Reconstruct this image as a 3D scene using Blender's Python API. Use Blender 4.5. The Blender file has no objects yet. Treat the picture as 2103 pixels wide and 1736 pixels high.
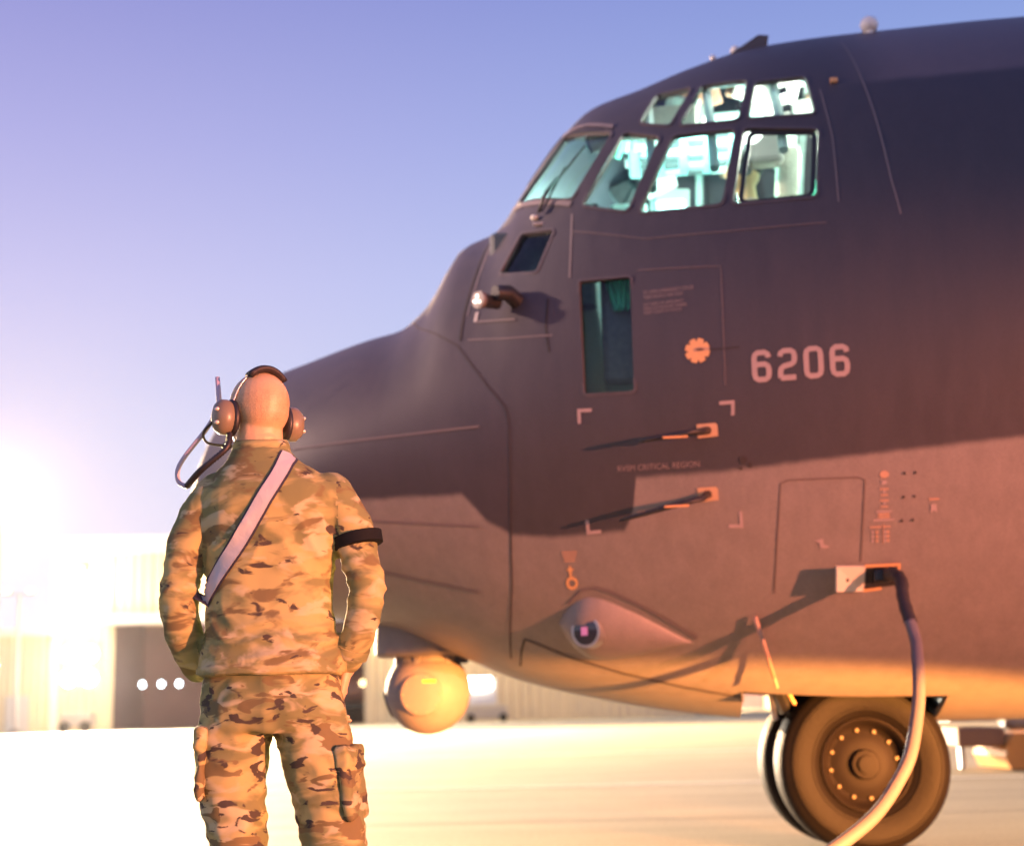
import bpy, bmesh, math, random
from math import radians, sin, cos, pi, sqrt
from mathutils import Vector, Matrix, noise
from mathutils.bvhtree import BVHTree
random.seed(7)
S = bpy.context.scene
COL = S.collection

# ------------------------------------------------------------------ camera
CAM_H = 0.868
cam_d = bpy.data.cameras.new('camera'); cam = bpy.data.objects.new('camera', cam_d); COL.objects.link(cam)
cam_d.sensor_width = 36.0; cam_d.sensor_fit = 'HORIZONTAL'; cam_d.lens = 3000 / 2103 * 36
cam_d.clip_start = 0.05; cam_d.clip_end = 3000
cam.matrix_world = Matrix.Translation((0, 0, CAM_H)) @ Matrix.Rotation(radians(90 + 10.979), 4, 'X') @ Matrix.Rotation(radians(-1.5), 4, 'Z')
cam_d.dof.use_dof = True; cam_d.dof.focus_distance = 4.25; cam_d.dof.aperture_fstop = 2.2
S.camera = cam

# ------------------------------------------------------------------ sky
world = bpy.data.worlds.new('World'); S.world = world; world.use_nodes = True
wn, wl = world.node_tree.nodes, world.node_tree.links
wn.clear()
w_out = wn.new('ShaderNodeOutputWorld'); w_bg = wn.new('ShaderNodeBackground')
sky = wn.new('ShaderNodeTexSky'); sky.sky_type = 'NISHITA'; sky.sun_disc = False
sky.sun_elevation = radians(1.5); sky.sun_rotation = radians(135); sky.air_density = 1.2; sky.dust_density = 0.6; sky.ozone_density = 4.0
tc = wn.new('ShaderNodeTexCoord'); sep = wn.new('ShaderNodeSeparateXYZ'); wl.new(tc.outputs['Generated'], sep.inputs[0])
ramp = wn.new('ShaderNodeValToRGB'); wl.new(sep.outputs['Z'], ramp.inputs[0])
cr = ramp.color_ramp
stops = [(0.0, (.90, .86, .98)), (0.08, (.78, .78, .96)), (0.18, (.66, .70, .95)), (0.28, (.55, .58, .92)), (0.37, (.42, .45, .84)), (0.46, (.30, .33, .73)), (1.0, (.10, .13, .42))]
while len(cr.elements) < len(stops): cr.elements.new(0.5)
for e, (p, c) in zip(cr.elements, stops): e.position = p; e.color = (*c, 1)
sc_ = wn.new('ShaderNodeVectorMath'); sc_.operation = 'SCALE'; sc_.inputs['Scale'].default_value = 0.10
wl.new(sky.outputs[0], sc_.inputs[0])
mrx = wn.new('ShaderNodeMapRange'); mrx.interpolation_type = 'SMOOTHSTEP'; mrx.inputs[1].default_value = -.45; mrx.inputs[2].default_value = .45; wl.new(sep.outputs['X'], mrx.inputs[0])
tint = wn.new('ShaderNodeMix'); tint.data_type = 'RGBA'; wl.new(mrx.outputs[0], tint.inputs['Factor']); tint.inputs['A'].default_value = (1.16, 1.05, 1.04, 1); tint.inputs['B'].default_value = (.84, 1.06, 1.06, 1)
tm2 = wn.new('ShaderNodeMix'); tm2.data_type = 'RGBA'; tm2.blend_type = 'MULTIPLY'; tm2.inputs['Factor'].default_value = 1; wl.new(ramp.outputs[0], tm2.inputs['A']); wl.new(tint.outputs['Result'], tm2.inputs['B'])
mixw = wn.new('ShaderNodeMix'); mixw.data_type = 'RGBA'; mixw.inputs['Factor'].default_value = 0.9
wl.new(sc_.outputs[0], mixw.inputs['A']); wl.new(tm2.outputs['Result'], mixw.inputs['B'])
wl.new(mixw.outputs['Result'], w_bg.inputs['Color']); w_bg.inputs['Strength'].default_value = 1.0
wl.new(w_bg.outputs[0], w_out.inputs[0])

# ------------------------------------------------------------------ the low warm key light
sun_d = bpy.data.lights.new('sun', 'SUN'); sun = bpy.data.objects.new('sun', sun_d); COL.objects.link(sun)
sun_d.energy = 0.3; sun_d.angle = radians(0.8); sun_d.color = (1.0, 0.25, 0.10)
SUN_DIR = Vector((-0.66, 0.74, -0.05)).normalized()
sun.rotation_euler = SUN_DIR.to_track_quat('-Z', 'Y').to_euler(); sun.location = (12, -14, 6)

S.view_settings.view_transform = 'Standard'; S.view_settings.look = 'None'
S.view_settings.exposure = 0.0; S.view_settings.gamma = 1.0; S.view_settings.use_curve_mapping = False
S.cycles.max_bounces = 5; S.cycles.diffuse_bounces = 3; S.cycles.glossy_bounces = 3; S.cycles.transparent_max_bounces = 8; S.cycles.use_denoising = True; S.cycles.use_adaptive_sampling = True; S.cycles.adaptive_threshold = .035
S.cycles.sample_clamp_indirect = 8.0

# ================================================================== helpers
def new_mat(name, base=(.5, .5, .5), rough=.6, metal=0.0, bump=0.0, bscale=40., var=0.0, vscale=3.0, spec=.5, emit=None, estr=0):
    m = bpy.data.materials.new(name); m.use_nodes = True
    n, l = m.node_tree.nodes, m.node_tree.links
    b = n['Principled BSDF']
    b.inputs['Base Color'].default_value = (*base, 1); b.inputs['Roughness'].default_value = rough
    b.inputs['Metallic'].default_value = metal; b.inputs['Specular IOR Level'].default_value = spec
    if emit: b.inputs['Emission Color'].default_value = (*emit, 1); b.inputs['Emission Strength'].default_value = estr
    if var or bump:
        t = n.new('ShaderNodeTexCoord')
    if var:
        nz = n.new('ShaderNodeTexNoise'); nz.inputs['Scale'].default_value = vscale; nz.inputs['Detail'].default_value = 6
        l.new(t.outputs['Object'], nz.inputs['Vector'])
        mx = n.new('ShaderNodeMix'); mx.data_type = 'RGBA'
        mx.inputs['A'].default_value = (*[c * (1 - var) for c in base], 1); mx.inputs['B'].default_value = (*[min(1, c * (1 + var)) for c in base], 1)
        l.new(nz.outputs['Fac'], mx.inputs['Factor']); l.new(mx.outputs['Result'], b.inputs['Base Color'])
    if bump:
        nb = n.new('ShaderNodeTexNoise'); nb.inputs['Scale'].default_value = bscale; nb.inputs['Detail'].default_value = 5
        l.new(t.outputs['Object'], nb.inputs['Vector'])
        bp = n.new('ShaderNodeBump'); bp.inputs['Strength'].default_value = bump; bp.inputs['Distance'].default_value = 0.01
        l.new(nb.outputs['Fac'], bp.inputs['Height']); l.new(bp.outputs['Normal'], b.inputs['Normal'])
    return m

def emit_mat(name, col, strength):
    m = bpy.data.materials.new(name); m.use_nodes = True
    n, l = m.node_tree.nodes, m.node_tree.links
    n.clear(); o = n.new('ShaderNodeOutputMaterial'); e = n.new('ShaderNodeEmission')
    e.inputs[0].default_value = (*col, 1); e.inputs[1].default_value = strength; l.new(e.outputs[0], o.inputs[0])
    return m

def glass_mat(name, tint=(.8, .95, .93), refl=0.08):
    m = bpy.data.materials.new(name); m.use_nodes = True
    n, l = m.node_tree.nodes, m.node_tree.links
    n.clear(); o = n.new('ShaderNodeOutputMaterial')
    t = n.new('ShaderNodeBsdfTransparent'); t.inputs[0].default_value = (*tint, 1)
    g = n.new('ShaderNodeBsdfGlossy'); g.inputs['Roughness'].default_value = .03
    lw = n.new('ShaderNodeFresnel'); lw.inputs['IOR'].default_value = 1.45
    mx = n.new('ShaderNodeMixShader'); l.new(lw.outputs[0], mx.inputs[0])
    l.new(t.outputs[0], mx.inputs[1]); l.new(g.outputs[0], mx.inputs[2]); l.new(mx.outputs[0], o.inputs[0])
    return m

def tag(o, label=None, cat=None, group=None, kind=None):
    if label: o['label'] = label
    if cat: o['category'] = cat
    if group: o['group'] = group
    if kind: o['kind'] = kind
    return o

def empty(name, loc=(0, 0, 0), rz=0.0, parent=None):
    o = bpy.data.objects.new(name, None); COL.objects.link(o); o.location = loc; o.rotation_euler = (0, 0, rz)
    o.empty_display_size = .2
    if parent: o.parent = parent
    return o

def obj(name, verts, faces, mat, parent=None, smooth=False, sharp=None):
    me = bpy.data.meshes.new(name); me.from_pydata([tuple(v) for v in verts], [], faces); me.update()
    return obj_me(name, me, mat, parent, smooth, sharp)

def obj_me(name, me, mat, parent=None, smooth=False, sharp=None, fix=True):
    if fix:
        bm = bmesh.new(); bm.from_mesh(me); bmesh.ops.recalc_face_normals(bm, faces=bm.faces); bm.to_mesh(me); bm.free()
    if smooth:
        me.shade_smooth()
        if sharp: me.set_sharp_from_angle(angle=radians(sharp))
    mats = mat if isinstance(mat, (list, tuple)) else [mat]
    for m in mats: me.materials.append(m)
    o = bpy.data.objects.new(name, me); COL.objects.link(o)
    if parent: o.parent = parent
    return o

class MB:
    """collects simple solids into one mesh"""
    def __init__(s): s.v = []; s.f = []
    def add(s, vs, fs):
        b = len(s.v); s.v += [Vector(q) for q in vs]; s.f += [tuple(b + i for i in f) for f in fs]; return s
    def box(s, lo, hi, M=None, taper=None):
        x0, y0, z0 = lo; x1, y1, z1 = hi
        vs = [Vector(q) for q in ((x0, y0, z0), (x1, y0, z0), (x1, y1, z0), (x0, y1, z0), (x0, y0, z1), (x1, y0, z1), (x1, y1, z1), (x0, y1, z1))]
        if taper:
            cx, cy = (x0 + x1) / 2, (y0 + y1) / 2
            for q in vs[4:]: q.x = cx + (q.x - cx) * taper; q.y = cy + (q.y - cy) * taper
        if M: vs = [M @ q for q in vs]
        return s.add(vs, [(0, 3, 2, 1), (4, 5, 6, 7), (0, 1, 5, 4), (1, 2, 6, 5), (2, 3, 7, 6), (3, 0, 4, 7)])
    def bbox(s, lo, hi, r=.01, M=None):
        """box with chamfered edges"""
        bm = bmesh.new(); bmesh.ops.create_cube(bm, size=1)
        for v in bm.verts: v.co = Vector(((lo[i] + hi[i]) / 2 + v.co[i] * (hi[i] - lo[i]) for i in range(3)))
        bmesh.ops.bevel(bm, geom=list(bm.edges), offset=r, segments=2, affect='EDGES', profile=.5)
        bm.verts.index_update()
        vs = [(M @ v.co) if M else v.co.copy() for v in bm.verts]; fs = [tuple(v.index for v in f.verts) for f in bm.faces]; bm.free()
        return s.add(vs, fs)
    def loft(s, rings, cap=True):
        n = len(rings[0]); vs = [p for r in rings for p in r]; fs = []
        for i in range(len(rings) - 1):
            for j in range(n): fs.append((i * n + j, i * n + (j + 1) % n, (i + 1) * n + (j + 1) % n, (i + 1) * n + j))
        if cap: fs.append(tuple(reversed(range(n)))); fs.append(tuple((len(rings) - 1) * n + j for j in range(n)))
        return s.add(vs, fs)
    def tube(s, pts, r, n=10, ry=None, up=None, cap=True):
        pts = [Vector(p) for p in pts]; rr = r if isinstance(r, (list, tuple)) else [r] * len(pts)
        rings = []; prev = None
        for i, p in enumerate(pts):
            t = (pts[min(i + 1, len(pts) - 1)] - pts[max(i - 1, 0)]).normalized()
            if prev is None:
                u = Vector(up) if up else (Vector((0, 0, 1)) if abs(t.z) < .9 else Vector((1, 0, 0)))
            else: u = prev
            x = u - t * u.dot(t); x.normalize(); y = t.cross(x); prev = x
            a = rr[i]; b = a if ry is None else (ry[i] if isinstance(ry, (list, tuple)) else ry)
            rings.append([p + x * (a * cos(2 * pi * k / n)) + y * (b * sin(2 * pi * k / n)) for k in range(n)])
        return s.loft(rings, cap)
    def cyl(s, p0, p1, r0, r1=None, n=24): return s.tube([p0, p1], [r0, r0 if r1 is None else r1], n)
    def lathe(s, prof, n=40, M=None):
        """profile (r, h) turned about +Z"""
        rings = [[Vector((max(r, 1e-4) * cos(2 * pi * k / n), max(r, 1e-4) * sin(2 * pi * k / n), h)) for k in range(n)] for r, h in prof]
        if M: rings = [[M @ q for q in r] for r in rings]
        return s.loft(rings)
    def ell(s, c, r, n=20, m=12, M=None):
        c = Vector(c); rings = []
        for i in range(m + 1):
            ph = -pi / 2 + pi * i / m; q = max(cos(ph), 1e-3)
            rings.append([Vector((r[0] * q * cos(2 * pi * k / n), r[1] * q * sin(2 * pi * k / n), r[2] * sin(ph))) for k in range(n)])
        rings = [[c + (M @ p if M else p) for p in rg] for rg in rings]
        return s.loft(rings)
    def build(s, name, mat, parent=None, smooth=False, sharp=None): return obj(name, s.v, s.f, mat, parent, smooth, sharp)

def smooth_path(pts, n=8):
    """Catmull-Rom"""
    P = [Vector(p) for p in pts]; P = [2 * P[0] - P[1]] + P + [2 * P[-1] - P[-2]]; out = []
    for i in range(1, len(P) - 2):
        a, b, c, d = P[i - 1:i + 3]
        for k in range(n):
            t = k / n
            out.append(.5 * (2 * b + (c - a) * t + (2 * a - 5 * b + 4 * c - d) * t * t + (3 * b - a - 3 * c + d) * t ** 3))
    out.append(P[-2]); return out

def applied(o):
    """evaluated mesh of an object with modifiers; the object is removed"""
    dg = bpy.context.evaluated_depsgraph_get(); dg.update()
    me = bpy.data.meshes.new_from_object(o.evaluated_get(dg)); old = o.data
    bpy.data.objects.remove(o); bpy.data.meshes.remove(old); return me

# ================================================================== materials
M = {}
M['concrete'] = None
M['inner'] = new_mat('flight deck lining', (.46, .55, .52), .7, var=.35, vscale=5)
M['seam'] = new_mat('panel gap', (.03, .025, .025), .8)
M['seam_light'] = new_mat('pale panel edge', (.15, .125, .13), .6)  # pale tone for edge and joint strips
M['text_mid'] = new_mat('grey lettering paint', (.24, .185, .185), .7)
M['door_gap'] = new_mat('tight door gap', (.11, .085, .08), .8)
M['mark'] = new_mat('light grey stencil paint', (.34, .27, .27), .7, var=.12, vscale=30)
M['mark_faint'] = new_mat('faded grey stencil paint', (.115, .09, .095), .7, var=.2, vscale=60)
M['mark_orange'] = new_mat('yellow stencil paint', (.66, .36, .16), .6, var=.1, vscale=30)
M['mark_dim'] = new_mat('dim tan stencil paint', (.44, .27, .19), .7, var=.15, vscale=30)
M['black'] = new_mat('black metal', (.018, .018, .02), .45)
M['rubber'] = new_mat('tyre rubber', (.0065, .0055, .0052), .6, spec=.12, bump=.25, bscale=60, var=.3, vscale=6)
M['rim'] = new_mat('dark wheel alloy', (.010, .008, .0075), .6, spec=.12, var=.2, vscale=10)
M['bolt'] = new_mat('brass bolt heads', (.09, .06, .03), .5, metal=.1)
M['grey'] = new_mat('grey aircraft enamel', (.20, .175, .165), .5, var=.1, vscale=8)
M['lightgrey'] = new_mat('pale grey enamel', (.46, .42, .39), .45, var=.08, vscale=8)
M['white_metal'] = new_mat('bright bare metal', (.80, .74, .62), .3, metal=.4)
M['steel'] = new_mat('steel', (.45, .45, .47), .3, metal=.8)
M['glass'] = glass_mat('cockpit glass')
M['dark_glass'] = new_mat('dark lens glass', (.012, .014, .03), .08, spec=.8)
M['well'] = new_mat('wheel well paint', (.035, .03, .028), .7)
M['tan_metal'] = new_mat('tan pitot plate', (.52, .33, .20), .5)
M['cable'] = new_mat('grey cable sleeve', (.11, .10, .11), .45, bump=.15, bscale=90)
M['cable_black'] = new_mat('black cable boot', (.02, .018, .02), .6, bump=.4, bscale=60)
M['white'] = new_mat('white lens cover', (.85, .83, .78), .3)
M['yellow'] = new_mat('yellow placard', (.85, .62, .06), .5)

# aircraft paint: painted pattern in the aircraft's own coordinates (x aft, z up)
def paint_mat(name, bpts, dark, mid, top=None, a0=-4.2, a1=2.2, z0=1.0, z1=3.0):
    m = bpy.data.materials.new(name); m.use_nodes = True
    n, l = m.node_tree.nodes, m.node_tree.links; b = n['Principled BSDF']
    t = n.new('ShaderNodeTexCoord'); sp = n.new('ShaderNodeSeparateXYZ'); l.new(t.outputs['Object'], sp.inputs[0])
    nz = n.new('ShaderNodeTexNoise'); nz.inputs['Scale'].default_value = 7; nz.inputs['Detail'].default_value = 4; l.new(t.outputs['Object'], nz.inputs['Vector'])
    def math_(op, a, bb, c=None):
        q = n.new('ShaderNodeMath'); q.operation = op
        for i, x in enumerate((a, bb, c)):
            if x is None: continue
            if isinstance(x, (int, float)): q.inputs[i].default_value = x
            else: l.new(x, q.inputs[i])
        return q.outputs[0]
    mr = n.new('ShaderNodeMapRange'); mr.inputs[1].default_value = a0; mr.inputs[2].default_value = a1; l.new(sp.outputs['X'], mr.inputs[0])
    fc = n.new('ShaderNodeFloatCurve'); cv = fc.mapping.curves[0]
    pts = [((a - a0) / (a1 - a0), (z - z0) / (z1 - z0)) for a, z in bpts]
    cv.points[0].location = pts[0]; cv.points[1].location = pts[-1]
    for p in pts[1:-1]: cv.points.new(*p)
    for p in cv.points: p.handle_type = 'VECTOR'
    fc.mapping.update(); l.new(mr.outputs[0], fc.inputs['Value'])
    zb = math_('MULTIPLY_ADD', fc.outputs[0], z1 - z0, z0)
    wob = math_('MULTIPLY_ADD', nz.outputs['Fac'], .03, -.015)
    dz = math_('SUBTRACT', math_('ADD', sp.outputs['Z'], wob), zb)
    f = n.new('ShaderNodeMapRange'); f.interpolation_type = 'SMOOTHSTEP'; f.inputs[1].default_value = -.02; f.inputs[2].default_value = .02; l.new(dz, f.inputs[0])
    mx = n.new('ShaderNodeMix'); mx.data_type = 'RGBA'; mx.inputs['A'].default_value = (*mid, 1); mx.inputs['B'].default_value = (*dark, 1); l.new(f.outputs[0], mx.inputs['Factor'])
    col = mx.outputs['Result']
    if top:
        zz, aa_, tc_ = top
        d2 = math_('SUBTRACT', math_('ADD', sp.outputs['Z'], wob), zz)
        f2 = n.new('ShaderNodeMapRange'); f2.interpolation_type = 'SMOOTHSTEP'; f2.inputs[1].default_value = -.03; f2.inputs[2].default_value = .03; l.new(d2, f2.inputs[0])
        f3 = n.new('ShaderNodeMapRange'); f3.interpolation_type = 'SMOOTHSTEP'; f3.inputs[1].default_value = aa_ - .25; f3.inputs[2].default_value = aa_ + .25; l.new(sp.outputs['X'], f3.inputs[0])
        ff = math_('MULTIPLY', f2.outputs[0], f3.outputs[0])
        m2 = n.new('ShaderNodeMix'); m2.data_type = 'RGBA'; l.new(ff, m2.inputs['Factor']); l.new(col, m2.inputs['A']); m2.inputs['B'].default_value = (*tc_, 1)
        col = m2.outputs['Result']
    # weathering: streaks and blotches, weak
    mp = n.new('ShaderNodeMapping'); mp.inputs['Scale'].default_value = (9, 9, 1.2); l.new(t.outputs['Object'], mp.inputs[0])
    n2 = n.new('ShaderNodeTexNoise'); n2.inputs['Scale'].default_value = 1.5; n2.inputs['Detail'].default_value = 7; n2.inputs['Roughness'].default_value = .65; l.new(mp.outputs[0], n2.inputs['Vector'])
    f4 = n.new('ShaderNodeMapRange'); f4.inputs[1].default_value = .25; f4.inputs[2].default_value = .75; f4.inputs[3].default_value = .88; f4.inputs[4].default_value = 1.12; l.new(n2.outputs['Fac'], f4.inputs[0])
    n5 = n.new('ShaderNodeTexNoise'); n5.inputs['Scale'].default_value = 170; n5.inputs['Detail'].default_value = 2; l.new(t.outputs['Object'], n5.inputs['Vector'])
    f5 = n.new('ShaderNodeMapRange'); f5.inputs[1].default_value = .3; f5.inputs[2].default_value = .7; f5.inputs[3].default_value = .86; f5.inputs[4].default_value = 1.14; l.new(n5.outputs['Fac'], f5.inputs[0])
    vm = n.new('ShaderNodeVectorMath'); vm.operation = 'SCALE'; l.new(col, vm.inputs[0]); l.new(math_('MULTIPLY', f4.outputs[0], f5.outputs[0]), vm.inputs['Scale'])
    l.new(vm.outputs[0], b.inputs['Base Color'])
    rr = n.new('ShaderNodeMapRange'); rr.inputs[3].default_value = .42; rr.inputs[4].default_value = .6; l.new(n2.outputs['Fac'], rr.inputs[0]); l.new(rr.outputs[0], b.inputs['Roughness'])
    n3 = n.new('ShaderNodeTexNoise'); n3.inputs['Scale'].default_value = 3.2; n3.inputs['Detail'].default_value = 3; l.new(t.outputs['Object'], n3.inputs['Vector'])
    bp = n.new('ShaderNodeBump'); bp.inputs['Strength'].default_value = .12; bp.inputs['Distance'].default_value = .02; l.new(n3.outputs['Fac'], bp.inputs['Height']); l.new(bp.outputs[0], b.inputs['Normal'])
    return m
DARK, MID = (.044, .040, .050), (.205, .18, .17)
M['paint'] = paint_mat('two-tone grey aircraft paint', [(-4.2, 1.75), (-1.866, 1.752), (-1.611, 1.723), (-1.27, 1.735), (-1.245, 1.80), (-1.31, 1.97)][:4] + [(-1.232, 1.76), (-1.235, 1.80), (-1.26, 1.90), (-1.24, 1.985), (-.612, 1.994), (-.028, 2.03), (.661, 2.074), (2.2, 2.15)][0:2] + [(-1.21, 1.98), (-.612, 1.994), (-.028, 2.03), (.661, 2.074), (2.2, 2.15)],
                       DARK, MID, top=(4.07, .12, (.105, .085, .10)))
M['radome'] = paint_mat('radome paint', [(-4.2, 2.02), (-2.683, 1.995), (-2.121, 1.972), (-1.998, 1.829), (-1.866, 1.752), (2.2, 1.75)], (.042, .037, .050), MID)

# ================================================================== setting: ground
def ground_mat():
    m = bpy.data.materials.new('apron concrete'); m.use_nodes = True
    n, l = m.node_tree.nodes, m.node_tree.links; b = n['Principled BSDF']
    t = n.new('ShaderNodeTexCoord')
    n1 = n.new('ShaderNodeTexNoise'); n1.inputs['Scale'].default_value = .35; n1.inputs['Detail'].default_value = 8; n1.inputs['Roughness'].default_value = .6; l.new(t.outputs['Object'], n1.inputs['Vector'])
    mp = n.new('ShaderNodeMapping'); mp.inputs['Rotation'].default_value = (0, 0, radians(4)); mp.inputs['Scale'].default_value = (.12, 1.1, 1); l.new(t.outputs['Object'], mp.inputs[0])
    n2 = n.new('ShaderNodeTexNoise'); n2.inputs['Scale'].default_value = 1.0; n2.inputs['Detail'].default_value = 6; l.new(mp.outputs[0], n2.inputs['Vector'])
    n3 = n.new('ShaderNodeTexNoise'); n3.inputs['Scale'].default_value = 40; n3.inputs['Detail'].default_value = 4; l.new(t.outputs['Object'], n3.inputs['Vector'])
    a = n.new('ShaderNodeMix'); a.data_type = 'FLOAT'; a.inputs['Factor'].default_value = .55; l.new(n1.outputs['Fac'], a.inputs[2]); l.new(n2.outputs['Fac'], a.inputs[3])
    c = n.new('ShaderNodeMix'); c.data_type = 'FLOAT'; c.inputs['Factor'].default_value = .4; l.new(a.outputs[0], c.inputs[2]); l.new(n3.outputs['Fac'], c.inputs[3])
    r = n.new('ShaderNodeValToRGB'); l.new(c.outputs[0], r.inputs[0])
    r.color_ramp.elements[0].position = .33; r.color_ramp.elements[0].color = (.15, .125, .075, 1)
    r.color_ramp.elements[1].position = .66; r.color_ramp.elements[1].color = (.36, .315, .215, 1)
    l.new(r.outputs[0], b.inputs['Base Color']); b.inputs['Roughness'].default_value = .8
    bp = n.new('ShaderNodeBump'); bp.inputs['Strength'].default_value = .6; bp.inputs['Distance'].default_value = .012; l.new(n3.outputs['Fac'], bp.inputs['Height']); l.new(bp.outputs[0], b.inputs['Normal'])
    return m
M['concrete'] = ground_mat()
g = obj('ground', [(-900, -300, 0), (900, -300, 0), (900, 1800, 0), (-900, 1800, 0)], [(0, 1, 2, 3)], M['concrete']); tag(g, kind='structure')
M['line_paint'] = new_mat('worn pale line paint', (.70, .66, .56), .7, var=.15, vscale=4)
def ground_strip(name, p0, p1, w, z):
    p0, p1 = Vector(p0), Vector(p1); d = (p1 - p0).normalized(); nrm = Vector((-d.y, d.x)) * w / 2
    o = obj(name, [(*(p0 - nrm), z), (*(p1 - nrm), z), (*(p1 + nrm), z), (*(p0 + nrm), z)], [(0, 1, 2, 3)], M['line_paint']); tag(o, kind='structure'); return o
ground_strip('painted_line', (-6, 17.0), (30, 14.0), .16, .004)
ground_strip('painted_line', (-40, 30.0), (60, 23.0), .3, .004)
# expansion joints between the concrete slabs
M['joint'] = new_mat('joint sealant', (.09, .08, .075), .8)
for i, (p0, p1) in enumerate([((-30, 12.9), (30, 10.2)), ((-30, 19.9), (30, 17.2)), ((5.8, 5), (7.4, 40))]):
    o = ground_strip('slab_joint', p0, p1, .03, .003 + i * .0005); o.data.materials[0] = M['joint']

# ================================================================== the aircraft
PSI = radians(6)
W = Vector((1.994, 8.897, 0))
ac = empty('military_transport_aircraft', W, -PSI)
tag(ac, 'dark grey military transport aircraft nose with lit cockpit windows, numbered 6206', 'aircraft')

AW = [-4.08, -3.99, -3.82, -3.5, -3.0, -2.4, -1.8, -1.2, -.6, 0, .6, 1.2, 2, 10]
WW = [0.0, .33, .60, .92, 1.23, 1.47, 1.68, 1.85, 1.97, 2.04, 2.08, 2.10, 2.11, 2.11]
ZC = [(-4.08, 2.05), (-3.6, 2.1), (-2.4, 2.35), (-1.2, 2.6), (0, 2.75), (1.2, 2.82), (10, 2.82)]
ZT = [(-4.08, 2.051), (-3.99, 2.427), (-3.82, 2.745), (-3.5, 2.975), (-3.2, 3.06), (-2.8, 3.166), (-2.6, 3.204), (-2.4, 3.371), (-2.2, 3.719), (-2.0, 3.801), (-1.8, 4.094), (-1.6, 4.378), (-1.4, 4.567), (-1.1, 4.664), (-0.8, 4.771), (-0.4, 4.871), (0.0, 4.898), (0.5, 4.91), (1.0, 4.92), (2.0, 4.919), (10.0, 4.919)]
ZB = [(-4.08, 2.049), (-3.99, 1.907), (-3.82, 1.697), (-3.5, 1.493), (-3.2, 1.449), (-2.8, 1.361), (-2.4, 1.197), (-2.0, 1.026), (-1.5, 0.898), (-1.0, 0.806), (-0.5, 0.752), (0.0, 0.728), (1.0, 0.72), (10.0, 0.72)]
class Pchip:
    def __init__(s, x, y):
        s.x, s.y = list(x), list(y); n = len(s.x); h = [s.x[i + 1] - s.x[i] for i in range(n - 1)]; d = [(s.y[i + 1] - s.y[i]) / h[i] for i in range(n - 1)]
        m = [0.0] * n; m[0], m[-1] = d[0], d[-1]
        for i in range(1, n - 1):
            if d[i - 1] * d[i] > 0:
                w1, w2 = 2 * h[i] + h[i - 1], h[i] + 2 * h[i - 1]; m[i] = (w1 + w2) / (w1 / d[i - 1] + w2 / d[i])
        s.h, s.m = h, m
    def __call__(s, x):
        x = min(max(x, s.x[0]), s.x[-1]); i = 0
        while i < len(s.x) - 2 and x > s.x[i + 1]: i += 1
        t = (x - s.x[i]) / s.h[i]
        return (2 * t ** 3 - 3 * t * t + 1) * s.y[i] + (t ** 3 - 2 * t * t + t) * s.h[i] * s.m[i] + (-2 * t ** 3 + 3 * t * t) * s.y[i + 1] + (t ** 3 - t * t) * s.h[i] * s.m[i + 1]
fW, fT, fB = Pchip(AW, WW), Pchip(*zip(*ZT)), Pchip(*zip(*ZB))
def lin(tab, x):
    if x <= tab[0][0]: return tab[0][1]
    for (x0, y0), (x1, y1) in zip(tab, tab[1:]):
        if x <= x1: return y0 + (y1 - y0) * (x - x0) / (x1 - x0)
    return tab[-1][1]
def sect(a):
    w, T, B = fW(a), fT(a), fB(a); zc = min(max(lin(ZC, a), B + .25 * (T - B)), B + .65 * (T - B)); return w, zc, T, B
def ring_pt(a, th, inset=0.0):
    w, zc, T, B = sect(a); s_ = sin(th)
    return Vector((a, -(w - inset) * cos(th), zc + ((T - zc - inset) if s_ > 0 else (zc - B - inset)) * s_))
def side(a, z, off=0.0, far=False):
    """point on the near (port) skin at station a and height z, pushed out by off"""
    def raw(a, z):
        w, zc, T, B = sect(a); h = (T - zc) if z > zc else (zc - B); k = max(1 - ((z - zc) / h) ** 2, 0)
        return Vector((a, -w * sqrt(k), z))
    p = raw(a, z)
    if off:
        e = .01; n = (raw(a + e, z) - raw(a - e, z)).cross(raw(a, z + e) - raw(a, z - e)).normalized()
        if n.y > 0: n = -n
        p = p + n * off
    if far: p.y = -p.y
    return p
def side_n(a, z):
    return (side(a, z, .1) - side(a, z)).normalized()

def surf_normal(p):
    w, zc, T, B = sect(p.x)
    h = (T - zc) if p.z > zc else (zc - B); th = math.atan2((p.z - zc) / max(h, 1e-3), -p.y / max(w, 1e-3)); e = .004
    d1 = ring_pt(min(p.x + e, 9.9), th) - ring_pt(max(p.x - e, -4.079), th); d2 = ring_pt(p.x, th + e) - ring_pt(p.x, th - e)
    n = d1.cross(d2)
    if n.length < 1e-9: return Vector((-1, 0, 0))
    n.normalize()
    if n.y * p.y + n.z * (p.z - zc) + (n.x if p.x > -3.9 else -n.x * 2) * 0 < 0: n = -n
    return n

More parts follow.
